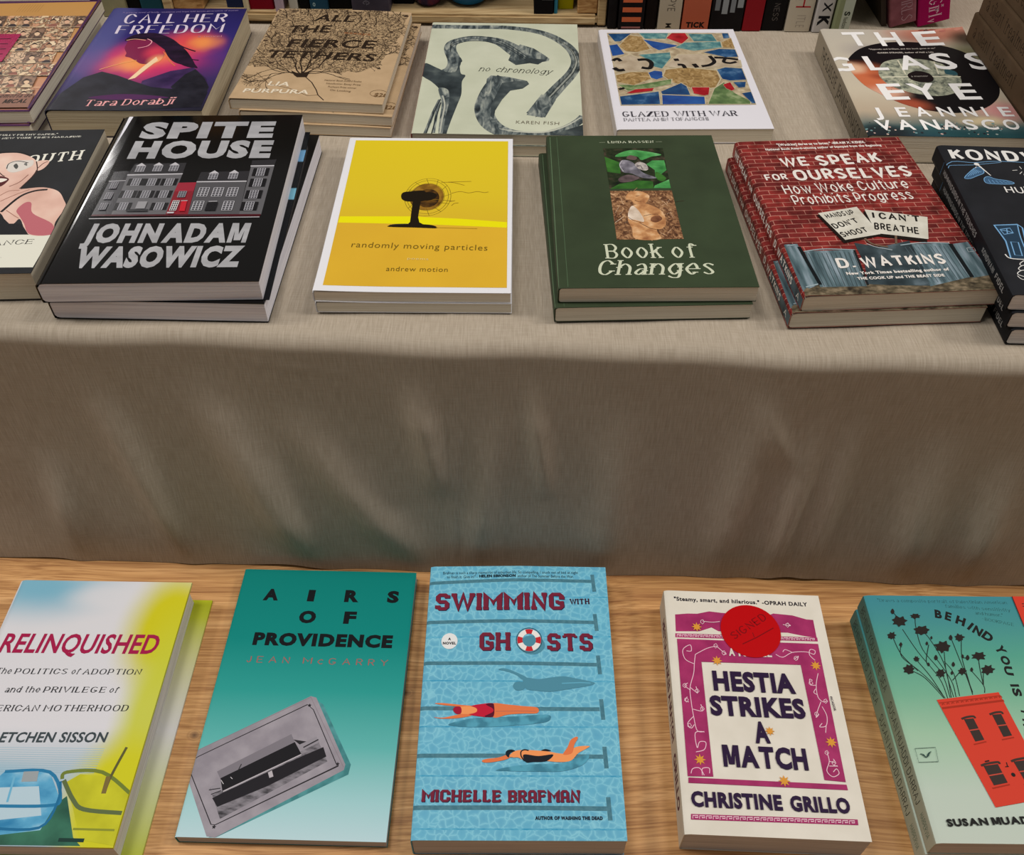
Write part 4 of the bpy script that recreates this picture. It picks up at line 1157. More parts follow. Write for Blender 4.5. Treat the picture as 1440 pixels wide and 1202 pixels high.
    b = book('paperback_book', w, l, t, bm_, spn, bm_, pagemat('buff_pages', 'dcd4c3', 'c9bfac'), a, rnd=.0022, curl=lambda x, y: .0012*max(0, -y/.1)**4*max(0, -x/.07)**2,
             spine_art=[(sd, None, -.1024, -.048, .0086, .0024, ''), (wh, 'WE SPEAK', .096, .056, .006, .0038, 'K'), (wh, 'FOR', .05, .038, .004, .0046, 'K'), (wh, 'OURSELVES', .032, -.022, .006, .0038, 'K'), (wh, 'D. WATKINS', -.03, -.078, .006, .0038, 'K'), ('b8b4ac', 'A', -.09, -.096, .005, .004, 'R')])
    place(b, .2616, .6050, ZU+t+.0004, 4.01)
    tag(b, 'red brick-patterned paperback with two protest signs on its cover, upper copy', 'book', 'red brick-patterned paperbacks stacked in two')
    d = dup(b, 'red brick-patterned paperback lying under the other copy')
    place(d, .2568, .6028, ZU, 3.4)
speak()
def kond():
    w, l, t = .1380, .1910, .0132
    dk = noisemat('charcoal_cover', [(.3, '1c1d20'), (.7, '232428')], (40, 40, 40), 3, .5)
    a = Art(w, l, ((1318.0, 204.0), (1563.5, 211.2), (1724.0, 424.3), (1425.2, 414.1)), 1300, 190, 4.29)
    wh, bl = 'd4d2ce', '6f9dc4'
    a.text(wh, 'KONDWANI', 168, 146, 1010, 172, 62, 'K'); a.text(wh, 'FIDEL', 1030, 172, 1400, 180, 62, 'K')
    a.line(bl, .6, (60, 330), (140, 170), (300, 166), (460, 158), (800, 178), curve=True); a.line(bl, .5, (148, 182), (290, 180), (460, 165))
    a.line(bl, .5, (90, 320), (118, 250), (150, 182))
    for pts in (((242, 258), (270, 225), (310, 195), (345, 200), (358, 228), (320, 245), (275, 262)), ((360, 262), (385, 250), (430, 265), (500, 275), (540, 288), (520, 296), (430, 295), (372, 288))):
        a.blob('3a5876', *pts); a.line(bl, .55, *pts, curve=True, closed=True)
    for k in range(6):
        a.line(bl, .4, (262+k*15, 250-k*5), (300+k*8, 205+k*3)); a.line(bl, .4, (385+k*22, 268+k*3), (400+k*24, 290))
    a.line(wh, .7, (308, 200), (316, 175), (400, 245)); a.circ(wh, (314, 176), 2.0)
    for p in (((530, 214), (560, 212)), ((572, 190), (585, 205)), ((575, 235), (588, 222)), ((600, 242), (604, 228)), ((610, 195), (612, 208))):
        a.line(wh, .5, *p)
    a.text(wh, 'HUMMINGBIRDS', 498, 350, 1150, 372, 40, 'P'); a.text(wh, 'IN THE TRENCHES', 700, 432, 1180, 452, 34, 'P')
    bf = '24384a'
    a.poly(bf, (425, 540), (560, 542), (620, 760), (520, 740), (490, 660)); a.line(bl, 1.0, (520, 742), (490, 640), (420, 545), (560, 540), (590, 560), (640, 770), curve=False); a.line(bl, .8, (560, 540), (580, 620), (640, 770), curve=True)
    a.line(bl, .8, (455, 570), (515, 562), (535, 592), (480, 600), closed=True); a.line(bl, .7, (458, 574), (500, 580), (534, 592)); a.line(bl, .7, (495, 566), (500, 596))
    a.line(bl, .8, (520, 645), (565, 648), (590, 730), (545, 725), closed=True); a.line(wh, .9, (486, 720), (520, 745), (640, 752), (760, 750), curve=True)
    for y, dx in ((772, 0), (800, -8), (830, -14)):
        a.blob('26282c', (575+dx, y+10), (600+dx, y-12), (640, y-10), (660, y+12), (620, y+28)); a.line(wh, .6, (575+dx, y+10), (600+dx, y-12), (640, y-10), (660, y+12), (620, y+28), curve=True, closed=True)
    a.line(wh, .6, (560, 850), (590, 872), (640, 872), curve=True)
    b = book('paperback_book', w, l, t, dk, ink('17171a'), dk, PALE, a, rnd=.002,
             spine_art=[('8c8a88', 'HUMMINGBIRDS IN THE TRENCHES', .066, -.02, .0045, .0045, 'K'), ('8c8a88', 'KONDWANI', -.036, -.062, .0045, .0045, 'K'), ('8c8a88', 'FIDEL', -.066, -.084, .0045, .0045, 'K'), ('4f7696', None, .071, .0715, .011, .001, '')])
    place(b, .4058, .5776, ZU+2*(t+.0002), -2.6)
    tag(b, 'charcoal paperback with white handwritten title and blue sneakers, topmost of its stack', 'book', 'charcoal paperbacks stacked at the right edge')
    for k, (dx, dy, ya, lb) in enumerate(((.004, -.002, -2.4, 'charcoal paperback in the middle of the stack at the right edge'), (.0072, -.003, -1.8, 'charcoal paperback at the bottom of the stack at the right edge'))):
        d = dup(b, lb); place(d, .4058+dx, .5776+dy, ZU+(1-k)*(t+.0002), ya)
kond()
def portrait():
    w, l, t = .1380, .1994, .0235
    dk = noisemat('black_cover', [(.3, '202123'), (.7, '26272a')], (40, 40, 40), 3, .55)
    a = Art(w, l, ((-84.7, 184.8), (147.0, 181.0), (43.0, 383.0), (-238.1, 388.9)), 0, 170, 4.806)
    ww = 'dad8cc'
    a.text(ww, '"A WONDERFULLY FILTHY CAPER."', -210, 102, 385, 90, 10, 'SB'); a.text(ww, '-THE NEW YORK TIMES MAGAZINE', -100, 122, 545, 106, 10, 'SB')
    pale = noisemat('skin_print', [(.3, 'bd9484'), (.55, 'd2ac9c'), (.75, 'dcc0b0')], (30, 30, 30), 3)
    a.blob('121214', (-160, 300), (-60, 215), (60, 205), (180, 215), (245, 268), (200, 300), (60, 260), (-60, 300))
    a.poly('d3d2c4', (-1200, 770), (350, 764), (220, 985), (-1240, 995))
    a.text(ww, 'YOUTH', 62, 305, 540, 256, 60, 'SB', .12)
    a.blob(pale, (-120, 330), (-40, 230), (90, 212), (170, 225), (240, 262), (245, 320), (215, 370), (140, 450), (160, 455), (290, 445), (390, 470), (430, 530), (440, 580), (372, 680), (345, 762), (190, 762), (135, 660), (90, 690), (40, 680), (0, 620), (-90, 600), (-140, 460))
    a.blob('b0626a', (110, 600), (165, 550), (210, 550), (220, 620), (350, 690), (350, 762), (200, 762), (160, 690), (130, 640))
    a.poly('1c1c1f', (-200, 620), (8, 640), (60, 690), (130, 690), (150, 700), (190, 764), (-250, 764)); a.line('1a1718', 2.2, (5, 612), (130, 510), (230, 470), (320, 460), curve=True)
    a.blob(pale, (250, 270), (320, 262), (330, 280), (290, 320), (248, 332), (242, 300)); a.line('5a2e2a', .8, (255, 315), (290, 285), (322, 270), curve=True); a.line('3a2420', .9, (245, 270), (250, 330), (215, 375), (130, 455), curve=True)
    a.blob('cdc6be', (40, 300), (90, 268), (190, 262), (225, 265), (215, 300), (150, 330), (90, 345), (52, 335)); a.line('2a2020', .8, (44, 320), (60, 285), (120, 268), (190, 280), curve=True)
    a.blob('4a4a48', (90, 300), (110, 285), (122, 305), (108, 322)); a.blob('6a6a66', (160, 290), (178, 278), (182, 300))
    a.blob('501c20', (-60, 390), (0, 370), (55, 385), (50, 405), (0, 440), (-50, 430)); a.blob('e0d8cc', (-40, 395), (0, 385), (48, 392), (0, 412))
    a.line('3a2420', .8, (-20, 330), (10, 360), (30, 372), curve=True); a.line('8c6054', .7, (60, 440), (130, 410), (190, 360), curve=True)
    for p in (((0, 500), (60, 470), (130, 465)), ((0, 540), (90, 500), (200, 460)), ((40, 600), (100, 640), (125, 655))):
        a.line('a87c6c', .7, *p, curve=True)
    a.text('2a2a2a', 'ANCE', -60, 839, 215, 826, 30, 'SL', .1); a.text('8a8a84', '.', 0, 920, 8, 920, 6, 'B')
    b = book('paperback_book', w, l, t, dk, ink('202123'), ink('202123'), pagemat('buff_light', 'd6ccb8', 'c4b9a4'), a, rnd=.002)
    place(b, -.4135, .6201, ZU, 2.55)
    tag(b, 'black paperback with a painted bare-shouldered figure, beside the glossy black book', 'book')
portrait()

# ------------------------------------------------------------------ back row on the cloth
def collage():
    w, l, t = .165, .2350, .0112
    bd = ink('4a2c4c')
    a = Art(w, l, ((-81.7, 2.2), (143.0, 0.0), (41.1, 156.0), (-229.0, 159.4)), 0, 0, 6.675)
    og = gradmat('orange_fade', [(0, 'b8826c'), (.5, 'b8885c'), (1, 'b88a4c')])
    a.poly(og, (-480, 40), (940, 12), (270, 1025), (-1450, 1040))
    for k in range(9):
        a.line('a07644', .4, (150+k*25, 110), (210+k*25, 40))
    tones = ['cfa68a', 'd8b898', 'b08a6c', '6c564a', '8a6e5c', 'dcc4a0', '54443c', 'c49474', 'a87860', 'e0c8a8']
    # grid of small pictures
    u0 = (-430, 150)
    for r_ in range(7):
        for c_ in range(11):
            y0 = 150+r_*115; y1 = y0+110
            sl = -.66
            x0 = -520+c_*128-(y0-150)*.66*1.0; xw = 124+r_*5
            x0 = -560+c_*(128+r_*4)+(y0-150)*sl*.72
            p = [(x0, y0), (x0+xw, y0-2), (x0+xw+sl*110*.75, y1-2), (x0+sl*110*.75, y1)]
            if x0+xw > 880+(y0-150)*sl*1.02:
                continue
            a.poly(noisemat('snapshot_%d' % ((r_*3+c_*5) % 6), [(.25, tones[(r_+c_) % 10]), (.42, tones[(r_*2+c_*3+2) % 10]), (.52, '4e4038'), (.6, tones[(c_*2+r_+5) % 10]), (.75, tones[(c_+r_*4+7) % 10])], (150+20*((r_+c_) % 3), 130, 100), 4, distort=.8), *p)
            cx, cy = x0+xw/2+sl*40, (y0+y1)/2
            if (r_*5+c_*3) % 4 != 1:
                a.blob(tones[(c_+3*r_) % 3], (cx-24, cy), (cx+2, cy-26), (cx+28, cy-4), (cx, cy+22)); a.blob('3c302c', (cx-26, cy-8), (cx+4, cy-32), (cx+32, cy-10), (cx+4, cy-16))
                a.blob(random.choice(['584840', '40383a', 'd0b898', '8a5c50']), (cx-50, cy+48), (cx-20, cy+22), (cx+24, cy+20), (cx+30, cy+46))
    for k in range(1, 7):
        a.line('e0c8a4', .5, (-600-k*70, 150+k*114), (880-k*73, 146+k*114))
    mg = noisemat('magenta_panel', [(.3, '8a1844'), (.7, 'a02050')], (40, 60, 40), 3)
    a.poly(mg, (-500, 336), (205, 330), (20, 590), (-700, 600))
    for k, (x0, x1) in enumerate(((-300, 110), (-320, 80), (-340, 60), (-360, 30))):
        a.line('3a0c20', 1.6, (x0, 385+k*48), (x1, 375+k*48))
    a.poly('8a6658', (-300, 900), (330, 890), (265, 1020), (-1440, 1036))
    a.text('2c2420', 'memoria de', -60, 930, 290, 925, 34, 'SB', .2); a.text('2c2420', 'MICAL', 20, 985, 245, 978, 38, 'H', .2)
    a.poly(bd, (925, 8), (985, 0), (300, 1040), (258, 1030))
    b = book('paperback_book', w, l, t, bd, bd, bd, CREAM, a, rnd=.001)
    place(b, -.5109, .8668, ZU+.0125, 2.2)
    tag(b, 'purple-edged paperback with an orange collage of tiny pictures, at the left edge', 'book', 'purple-edged collage paperbacks')
    d = dup(b, 'purple-edged paperback lying under the orange collage copy at the left edge')
    place(d, -.5128, .8640, ZU+.0008, 1.6)
collage()
def call():
    w, l, t = .1372, .2126, .025
    base = blobmat('dusk_sky', [(0, '20202c'), (.3, '3a2c5e'), (.5, '3c2f74'), (.8, '2a2562'), (1, '241f52')],
        [(.5, .45, .62, .30, '9c2c6c', .1, .9), (.46, .45, .48, .25, 'd83c60', .15, .95), (.70, .62, .30, .20, 'd84a4a', .2, .9), (.48, .50, .26, .17, 'f0904c', .1, .9), (.80, .62, .16, .12, 'e8944c', .1, .8), (.36, .42, .22, .12, 'e8a050', .1, .7), (.08, .7, .16, .7, '54568c', .2, .75)], warp=.12)
    a = Art(w, l, ((159.5, 12.2), (347.2, 12.2), (283.6, 155.5), (61.9, 155.8)), 0, 0, 4)
    a.text('8a7aa8', 'A gripping novel of family, resistance and hope told across generations of women', 690, 78, 1340, 62, 7, 'R')
    wt = 'cfc4d4'
    a.text(wt, 'CALL', 690, 135, 985, 128, 50, 'D'); a.text(wt, 'HER', 1030, 127, 1268, 123, 46, 'D')
    a.text(wt, 'FREEDOM', 645, 194, 1250, 182, 46, 'D'); a.text('c08090', 'a novel', 1112, 210, 1246, 208, 8, 'R')
    hill = noisemat('dark_hill', [(.3, '16161e'), (.7, '2a2a34')], (60, 60, 60), 4)
    hill2 = noisemat('purple_hill', [(.3, '2a1e40'), (.7, '46305c')], (60, 60, 60), 3)
    a.poly(hill2, (800, 455), (960, 400), (1090, 380), (1160, 440), (1175, 500), (1150, 545), (760, 560))
    a.poly(hill, (330, 540), (470, 440), (575, 405), (660, 425), (760, 460), (850, 490), (960, 500), (1168, 520), (1128, 603), (245, 638))
    a.poly(hill, (960, 490), (1040, 420), (1100, 390), (1150, 440), (1175, 490), (1160, 530), (1000, 530))
    a.blob('4c2450', (500, 550), (700, 530), (950, 548), (800, 560), (600, 562))
    # face in profile and streaming hair
    fc = blobmat('face_glow', '7a2448', [(.50, .53, .12, .10, 'c83c54', .1, 1), (.55, .45, .10, .08, 'f0a070', .1, 1)])
    a.blob(fc, (735, 215), (790, 205), (880, 230), (930, 290), (890, 350), (800, 360), (760, 340), (730, 325), (705, 318), (712, 300), (702, 275), (712, 250))
    a.poly('e8c8a0', (880, 320), (800, 380), (720, 450), (760, 440), (830, 385), (890, 340))
    hr = noisemat('hair_print', [(.3, '14101c'), (.7, '2e1c34')], (40, 90, 40), 3)
    a.blob(hr, (705, 232), (740, 205), (800, 190), (880, 188), (960, 215), (1010, 250), (1060, 300), (1100, 375), (1050, 375), (1000, 350), (950, 300), (900, 262), (860, 235), (800, 222))
    a.blob(hr, (930, 270), (1000, 300), (1060, 330), (1112, 382), (1060, 372), (980, 350), (940, 310))
    a.line(hr, 1.6, (960, 225), (1030, 265), (1100, 290), curve=True); a.line(hr, 1.4, (1000, 300), (1060, 330), (1118, 340), curve=True)
    a.line('e4a0a8', 1.0, (775, 272), (830, 260), (855, 235), (830, 220), curve=True); a.line('e8b088', .9, (712, 230), (760, 222), (820, 228), curve=True); a.line('d87848', .8, (920, 290), (950, 340), (985, 372), curve=True); a.line('f0b070', .8, (560, 395), (660, 365), (770, 340), curve=True)
    a.text('e0a0a0', 'Tara Dorabji', 466, 600, 968, 586, 34, 'S', .12)
    b = book('paperback_book', w, l, t, base, ink('24243a'), ink('1c1c30'), pagemat('tan_pages', 'c8b698', 'b09c80'), a, rnd=.003, curl=lambda x, y: .001*max(0, -x/.07)**2)
    for ch in b.children:
        if ch.name.startswith('page_block'):
            ch.data.materials[0] = pagemat('ivory_pages', 'c9bda2', 'ad9f86')
    place(b, -.3432, .8584, ZU, .84)
    tag(b, 'purple and pink paperback with a woman in profile over dark hills, back row', 'book')
call()
def tethers():
    w, l, t = .1371, .1915, .0088
    tn = noisemat('kraft_cover', [(.3, 'ab9170'), (.7, 'b89d7b')], (60, 60, 60), 4, .55)
    a = Art(w, l, ((392.2, 13.5), (579.1, 19.1), (538.1, 148.5), (321.4, 141.2)), 320, 0, 4.8)
    bk = '2a2018'
    m, nt, bs = newmat('fine_roots', .55)
    v = coords(nt, (1, 1.25, 1))
    n1 = N(nt, 'ShaderNodeTexNoise'); n1.inputs['Scale'].default_value = 130; n1.inputs['Detail'].default_value = 4
    nt.links.new(v, n1.inputs['Vector'])
    ma = N(nt, 'ShaderNodeVectorMath', operation='MULTIPLY_ADD'); nt.links.new(n1.outputs['Color'], ma.inputs[0]); ma.inputs[1].default_value = (.012, .012, 0); nt.links.new(v, ma.inputs[2])
    vo = N(nt, 'ShaderNodeTexVoronoi', feature='DISTANCE_TO_EDGE'); vo.inputs['Scale'].default_value = 330
    nt.links.new(ma.outputs[0], vo.inputs['Vector'])
    nt.links.new(ramp(nt, vo.outputs['Distance'], [(0, '3a2c20'), (.05, '4a3a2a'), (.11, 'a08868'), (.3, 'b09672')]), bs.inputs['Base Color'])
    edge = [(205, 455), (130, 440), (185, 360), (235, 290), (290, 190), (345, 75), (500, 66), (700, 72), (900, 85), (1100, 98), (1225, 112), (1190, 200), (1150, 280), (1100, 320), (1060, 390), (1010, 450), (900, 490), (760, 500), (640, 490), (520, 480), (380, 485)]
    jag = []
    for (p0, p1) in zip(edge, edge[1:]+edge[:1]):
        for k in range(5):
            f = k/5; jag.append((p0[0]+(p1[0]-p0[0])*f+random.uniform(-13, 13), p0[1]+(p1[1]-p0[1])*f+random.uniform(-9, 9)))
    a.poly(m, *jag)
    polys = []
    def grow(x, y, an, L_, wd_, d):
        p = [(x, y)]
        for i in range(4):
            an += random.uniform(-.32, .32)
            x += L_/4*math.cos(an); y -= L_/4*math.sin(an)*.62
            p.append((x, y))
        q = [a.pt(v) for v in p]
        polys.extend(ribbon(q, lambda dx, dy: wd_/2000))
        if d > 0:
            for k in range(2 if random.random() < .8 else 3):
                grow(x, y, an+random.uniform(-.75, .75), L_*random.uniform(.68, .92), max(.28, wd_*.68), d-1)
    for an, L_, wd_, d in ((2.9, 95, 1.3, 4), (2.6, 110, 1.2, 5), (2.1, 110, 1.3, 5), (1.7, 105, 1.3, 5), (1.25, 110, 1.3, 5), (.9, 120, 1.3, 5), (.5, 140, 1.4, 5), (.28, 130, 1.2, 2), (.08, 150, 1.1, 1)):
        grow(500, 515, an, L_, wd_, d)
    for x, y, an in ((250, 380, 2.0), (320, 330, 1.8), (420, 300, 1.6), (520, 300, 1.5), (640, 310, 1.4), (760, 320, 1.3), (880, 330, 1.2), (980, 330, 1.1), (1060, 260, 1.0), (330, 200, 1.8), (450, 190, 1.7), (580, 180, 1.6), (720, 190, 1.5), (860, 190, 1.4), (990, 190, 1.2), (1100, 190, 1.0), (240, 440, 2.4), (400, 130, 1.8), (540, 120, 1.6), (680, 120, 1.5), (820, 120, 1.4), (960, 130, 1.3), (1080, 130, 1.2), (1150, 120, 1.2), (560, 430, 1.8), (700, 450, 1.2), (850, 460, .9), (1000, 420, .9), (300, 270, 2.1), (1040, 380, .4)):
        grow(x, y, an, 58, .8, 4)
    a.raw(polys, bk)
    a.poly(bk, (430, 488), (480, 510), (560, 495), (536, 535), (470, 535), (450, 520))
    a.line(bk, .9, (525, 530), (570, 570), (600, 620), (612, 655), (650, 690), curve=False); a.line('5a4632', .5, (612, 655), (540, 660), (420, 610), (280, 580), (230, 530), (200, 500)); a.line('5a4632', .4, (270, 570), (250, 540), (300, 545))
    a.line('5a4632', .4, (100, 520), (150, 530), (210, 565), (250, 560))
    for t_, x0, y0, x1, y1, h in (('ALL', 578, 155, 850, 163, 46), ('THE', 395, 232, 685, 234, 50), ('FIERCE', 395, 330, 985, 340, 55), ('TETHERS', 245, 398, 985, 428, 52)):
        a.text(bk, t_, x0, y0, x1, y1, h, 'B', .12)
    a.text('8a5c3c', 'essays', 785, 240, 965, 252, 15, 'B')
    a.text('d8cbb4', 'LIA', 270, 590, 415, 598, 30, 'B', .1); a.text('d8cbb4', 'PURPURA', 102, 638, 545, 650, 28, 'B', .1)
    for k, s_ in enumerate(('National Book Award finalist', 'Nonfiction Essay Prize', 'Pushcart Prize winner', 'On Looking')):
        a.text('7a6348', s_, 655+k*12, 560+k*22, 655+k*12+(250, 230, 190, 140)[k], 568+k*22, 11, 'R')
    a.ring('7a6044', (1020, 640), 7.6, .4, 6.2); a.text('6a5034', '$28', 985, 660, 1072, 664, 24, 'B', .1)
    b = book('paperback_book', w, l, t, tn, ink('a88e6c'), ink('a88e6c'), pagemat('buff_light', 'd6ccb8', 'c4b9a4'), a, rnd=.001,
             bow=lambda x, y: .0018*math.sin((x/.137+.5)*math.pi)*.5, curl=lambda x, y: .0012*max(0, -x/.07)*max(0, -y/.09)**3)
    place(b, -.1784, .8595, ZU+2*t+.0016, -3.17)
    tag(b, 'tan paperback with a dense black branching tree drawing, topmost of three', 'book', 'tan paperbacks stacked in three')
    for k, (dx, dy, ya, lb) in enumerate(((.0085, -.0035, -3.6, 'tan paperback in the middle of the stack of three'), (.0055, -.0062, -3.0, 'tan paperback at the bottom of the stack of three'))):
        d = dup(b, lb); place(d, -.1784+dx, .8595+dy, ZU+(1-k)*(t+.0008), ya)
tethers()
def chronology():
    w, l, t = .1477, .2216, .0098
    gp = noisemat('pale_green_paper', [(.3, 'b4b8a2'), (.7, 'c2c5b0')], (25, 25, 25), 3, .5)
    a = Art(w, l, ((608.5, 31.2), (811.7, 34.2), (820.5, 190.9), (578.3, 187.0)), 570, 0, 5.143)
    hn = noisemat('horn_print', [(.28, '24292b'), (.43, '454e50'), (.56, '737a77'), (.72, 'a2a69a')], (170, 55, 100), 6, distort=1.0)
    hd = noisemat('horn_dark', [(.3, '262c2e'), (.55, '3c4446'), (.75, '5c6462')], (60, 60, 60), 4)
    # a long horn sweeping along the top and down the right side
    def band(mat, pts, wid):
        q = cat([a.pt(p) for p in pts], False, 6)
        n = len(q); k = [0]
        ws = []
        for i in range(n):
            f = i/(n-1)*(len(wid)-1); j = min(int(f), len(wid)-2); ws.append((wid[j]*(1-(f-j))+wid[j+1]*(f-j))/2000)
        L, R_ = [], []
        for i in range(n):
            p0, p1 = q[max(i-1, 0)], q[min(i+1, n-1)]
            dx, dy = p1[0]-p0[0], p1[1]-p0[1]; d = math.hypot(dx, dy) or 1
            L.append((q[i][0]-dy/d*ws[i], q[i][1]+dx/d*ws[i])); R_.append((q[i][0]+dy/d*ws[i], q[i][1]-dx/d*ws[i]))
        a.raw([[R_[i], R_[i+1], L[i+1], L[i]] for i in range(n-1)], mat)
        return L, R_
    main = [(185, 190), (450, 195), (750, 200), (1000, 240), (1170, 330), (1235, 430), (1210, 520), (1100, 640), (990, 760), (935, 840)]
    band(hn, main, [9, 8.5, 8.5, 9, 10, 10, 11, 13, 14, 15])
    for o_ in (-3, 0, 3):
        band(ink('9a9c90' if o_ == 0 else '2a3030'), [(x+o_*3, y+o_*2) for x, y in main[3:]], [.5, .6, .6, .8, .8, .8, .6])
    a.poly(hn, (890, 800), (985, 680), (1090, 720), (1012, 848), (930, 835), (875, 815))
    # upper curled horn
    up = [(250, 530), (330, 500), (355, 440), (325, 360), (345, 310), (450, 280), (570, 280), (690, 305), (790, 360), (880, 420)]
    band(hn, up, [10, 12, 13, 12, 11, 11, 11, 14, 19, 22])
    a.poly(hn, (760, 400), (830, 320), (930, 350), (1010, 400), (1043, 425), (1035, 440), (990, 448), (960, 466), (900, 456), (800, 470), (745, 435))
    a.poly(hd, (770, 440), (840, 430), (900, 420), (1005, 430), (990, 448), (960, 466), (900, 456), (800, 470))
    for o_ in (-14, 4, 18):
        band(ink('2a3032' if o_ else '8a8e86'), [(x, y+o_) for x, y in up[3:]], [.5, .9, .9, .9, .9, .9, .7])
    # trunk at the left
    a.blob(hd, (135, 455), (230, 490), (300, 520), (370, 510), (390, 415), (412, 440), (395, 465), (402, 530), (435, 545), (410, 590), (405, 680), (375, 760), (335, 860), (300, 960), (300, 990), (240, 990), (255, 860), (275, 740), (250, 650), (190, 590), (120, 540))
    a.blob(hn, (240, 640), (310, 650), (315, 740), (290, 850), (268, 970), (240, 970), (250, 850), (262, 740))
    a.line('a8aa9e', 1.4, (270, 690), (285, 760), (265, 870), (250, 960), curve=True)
    a.line(hn, 3.0, (250, 720), (205, 810), (170, 900), (140, 970), curve=True); a.line(hn, 2.4, (250, 740), (225, 830), (205, 960), curve=True); a.line('2a3032', 1.0, (255, 715), (195, 840), (150, 965), curve=True); a.line('2a3032', 1.0, (258, 740), (220, 860), (190, 965), curve=True)
    # lower horn
    low = [(740, 575), (660, 620), (590, 720), (570, 800), (610, 890), (700, 950), (830, 975), (1000, 975), (1150, 935), (1250, 880), (1290, 840)]
    band(hn, low, [26, 22, 18, 17, 17, 16, 13, 11, 10, 9, 8])
    a.poly(hn, (590, 570), (620, 545), (740, 555), (880, 585), (895, 605), (850, 640), (780, 650), (600, 690), (585, 610))
    a.poly(hd, (700, 600), (800, 585), (885, 590), (895, 608), (850, 640), (760, 655), (700, 720), (650, 800), (640, 860), (615, 840), (620, 760), (660, 680))
    band(ink('b0b2a4'), [(680, 930), (800, 950), (1000, 955), (1150, 915), (1270, 850)], [.6, 2, 2.4, 2, 1])
    a.poly(hd, (1130, 950), (1290, 900), (1290, 980), (1050, 990))
    a.text('2a2a26', 'no', 530, 514, 605, 516, 34, 'SL', .25); a.text('2a2a26', 'chronology', 648, 518, 1050, 538, 36, 'SL', .25)
    a.text('6a6252', 'KAREN', 800, 893, 970, 899, 22, 'L'); a.text('6a6252', 'FISH', 1000, 899, 1112, 904, 22, 'L')
    b = book('paperback_book', w, l, t, gp, ink('8a3030'), gp, pagemat('buff_light', 'd6ccb8', 'c4b9a4'), a, rnd=.001)
    place(b, -.0120, .8352, ZU+t+.0003, -1.14)
    tag(b, 'pale green paperback with grey curling horns on its cover, back row, upper copy', 'book', 'pale green paperbacks stacked in two')
    d = dup(b, 'pale green paperback lying under the other copy with grey curling horns')
    place(d, -.0115, .8345, ZU, -1.0)
chronology()
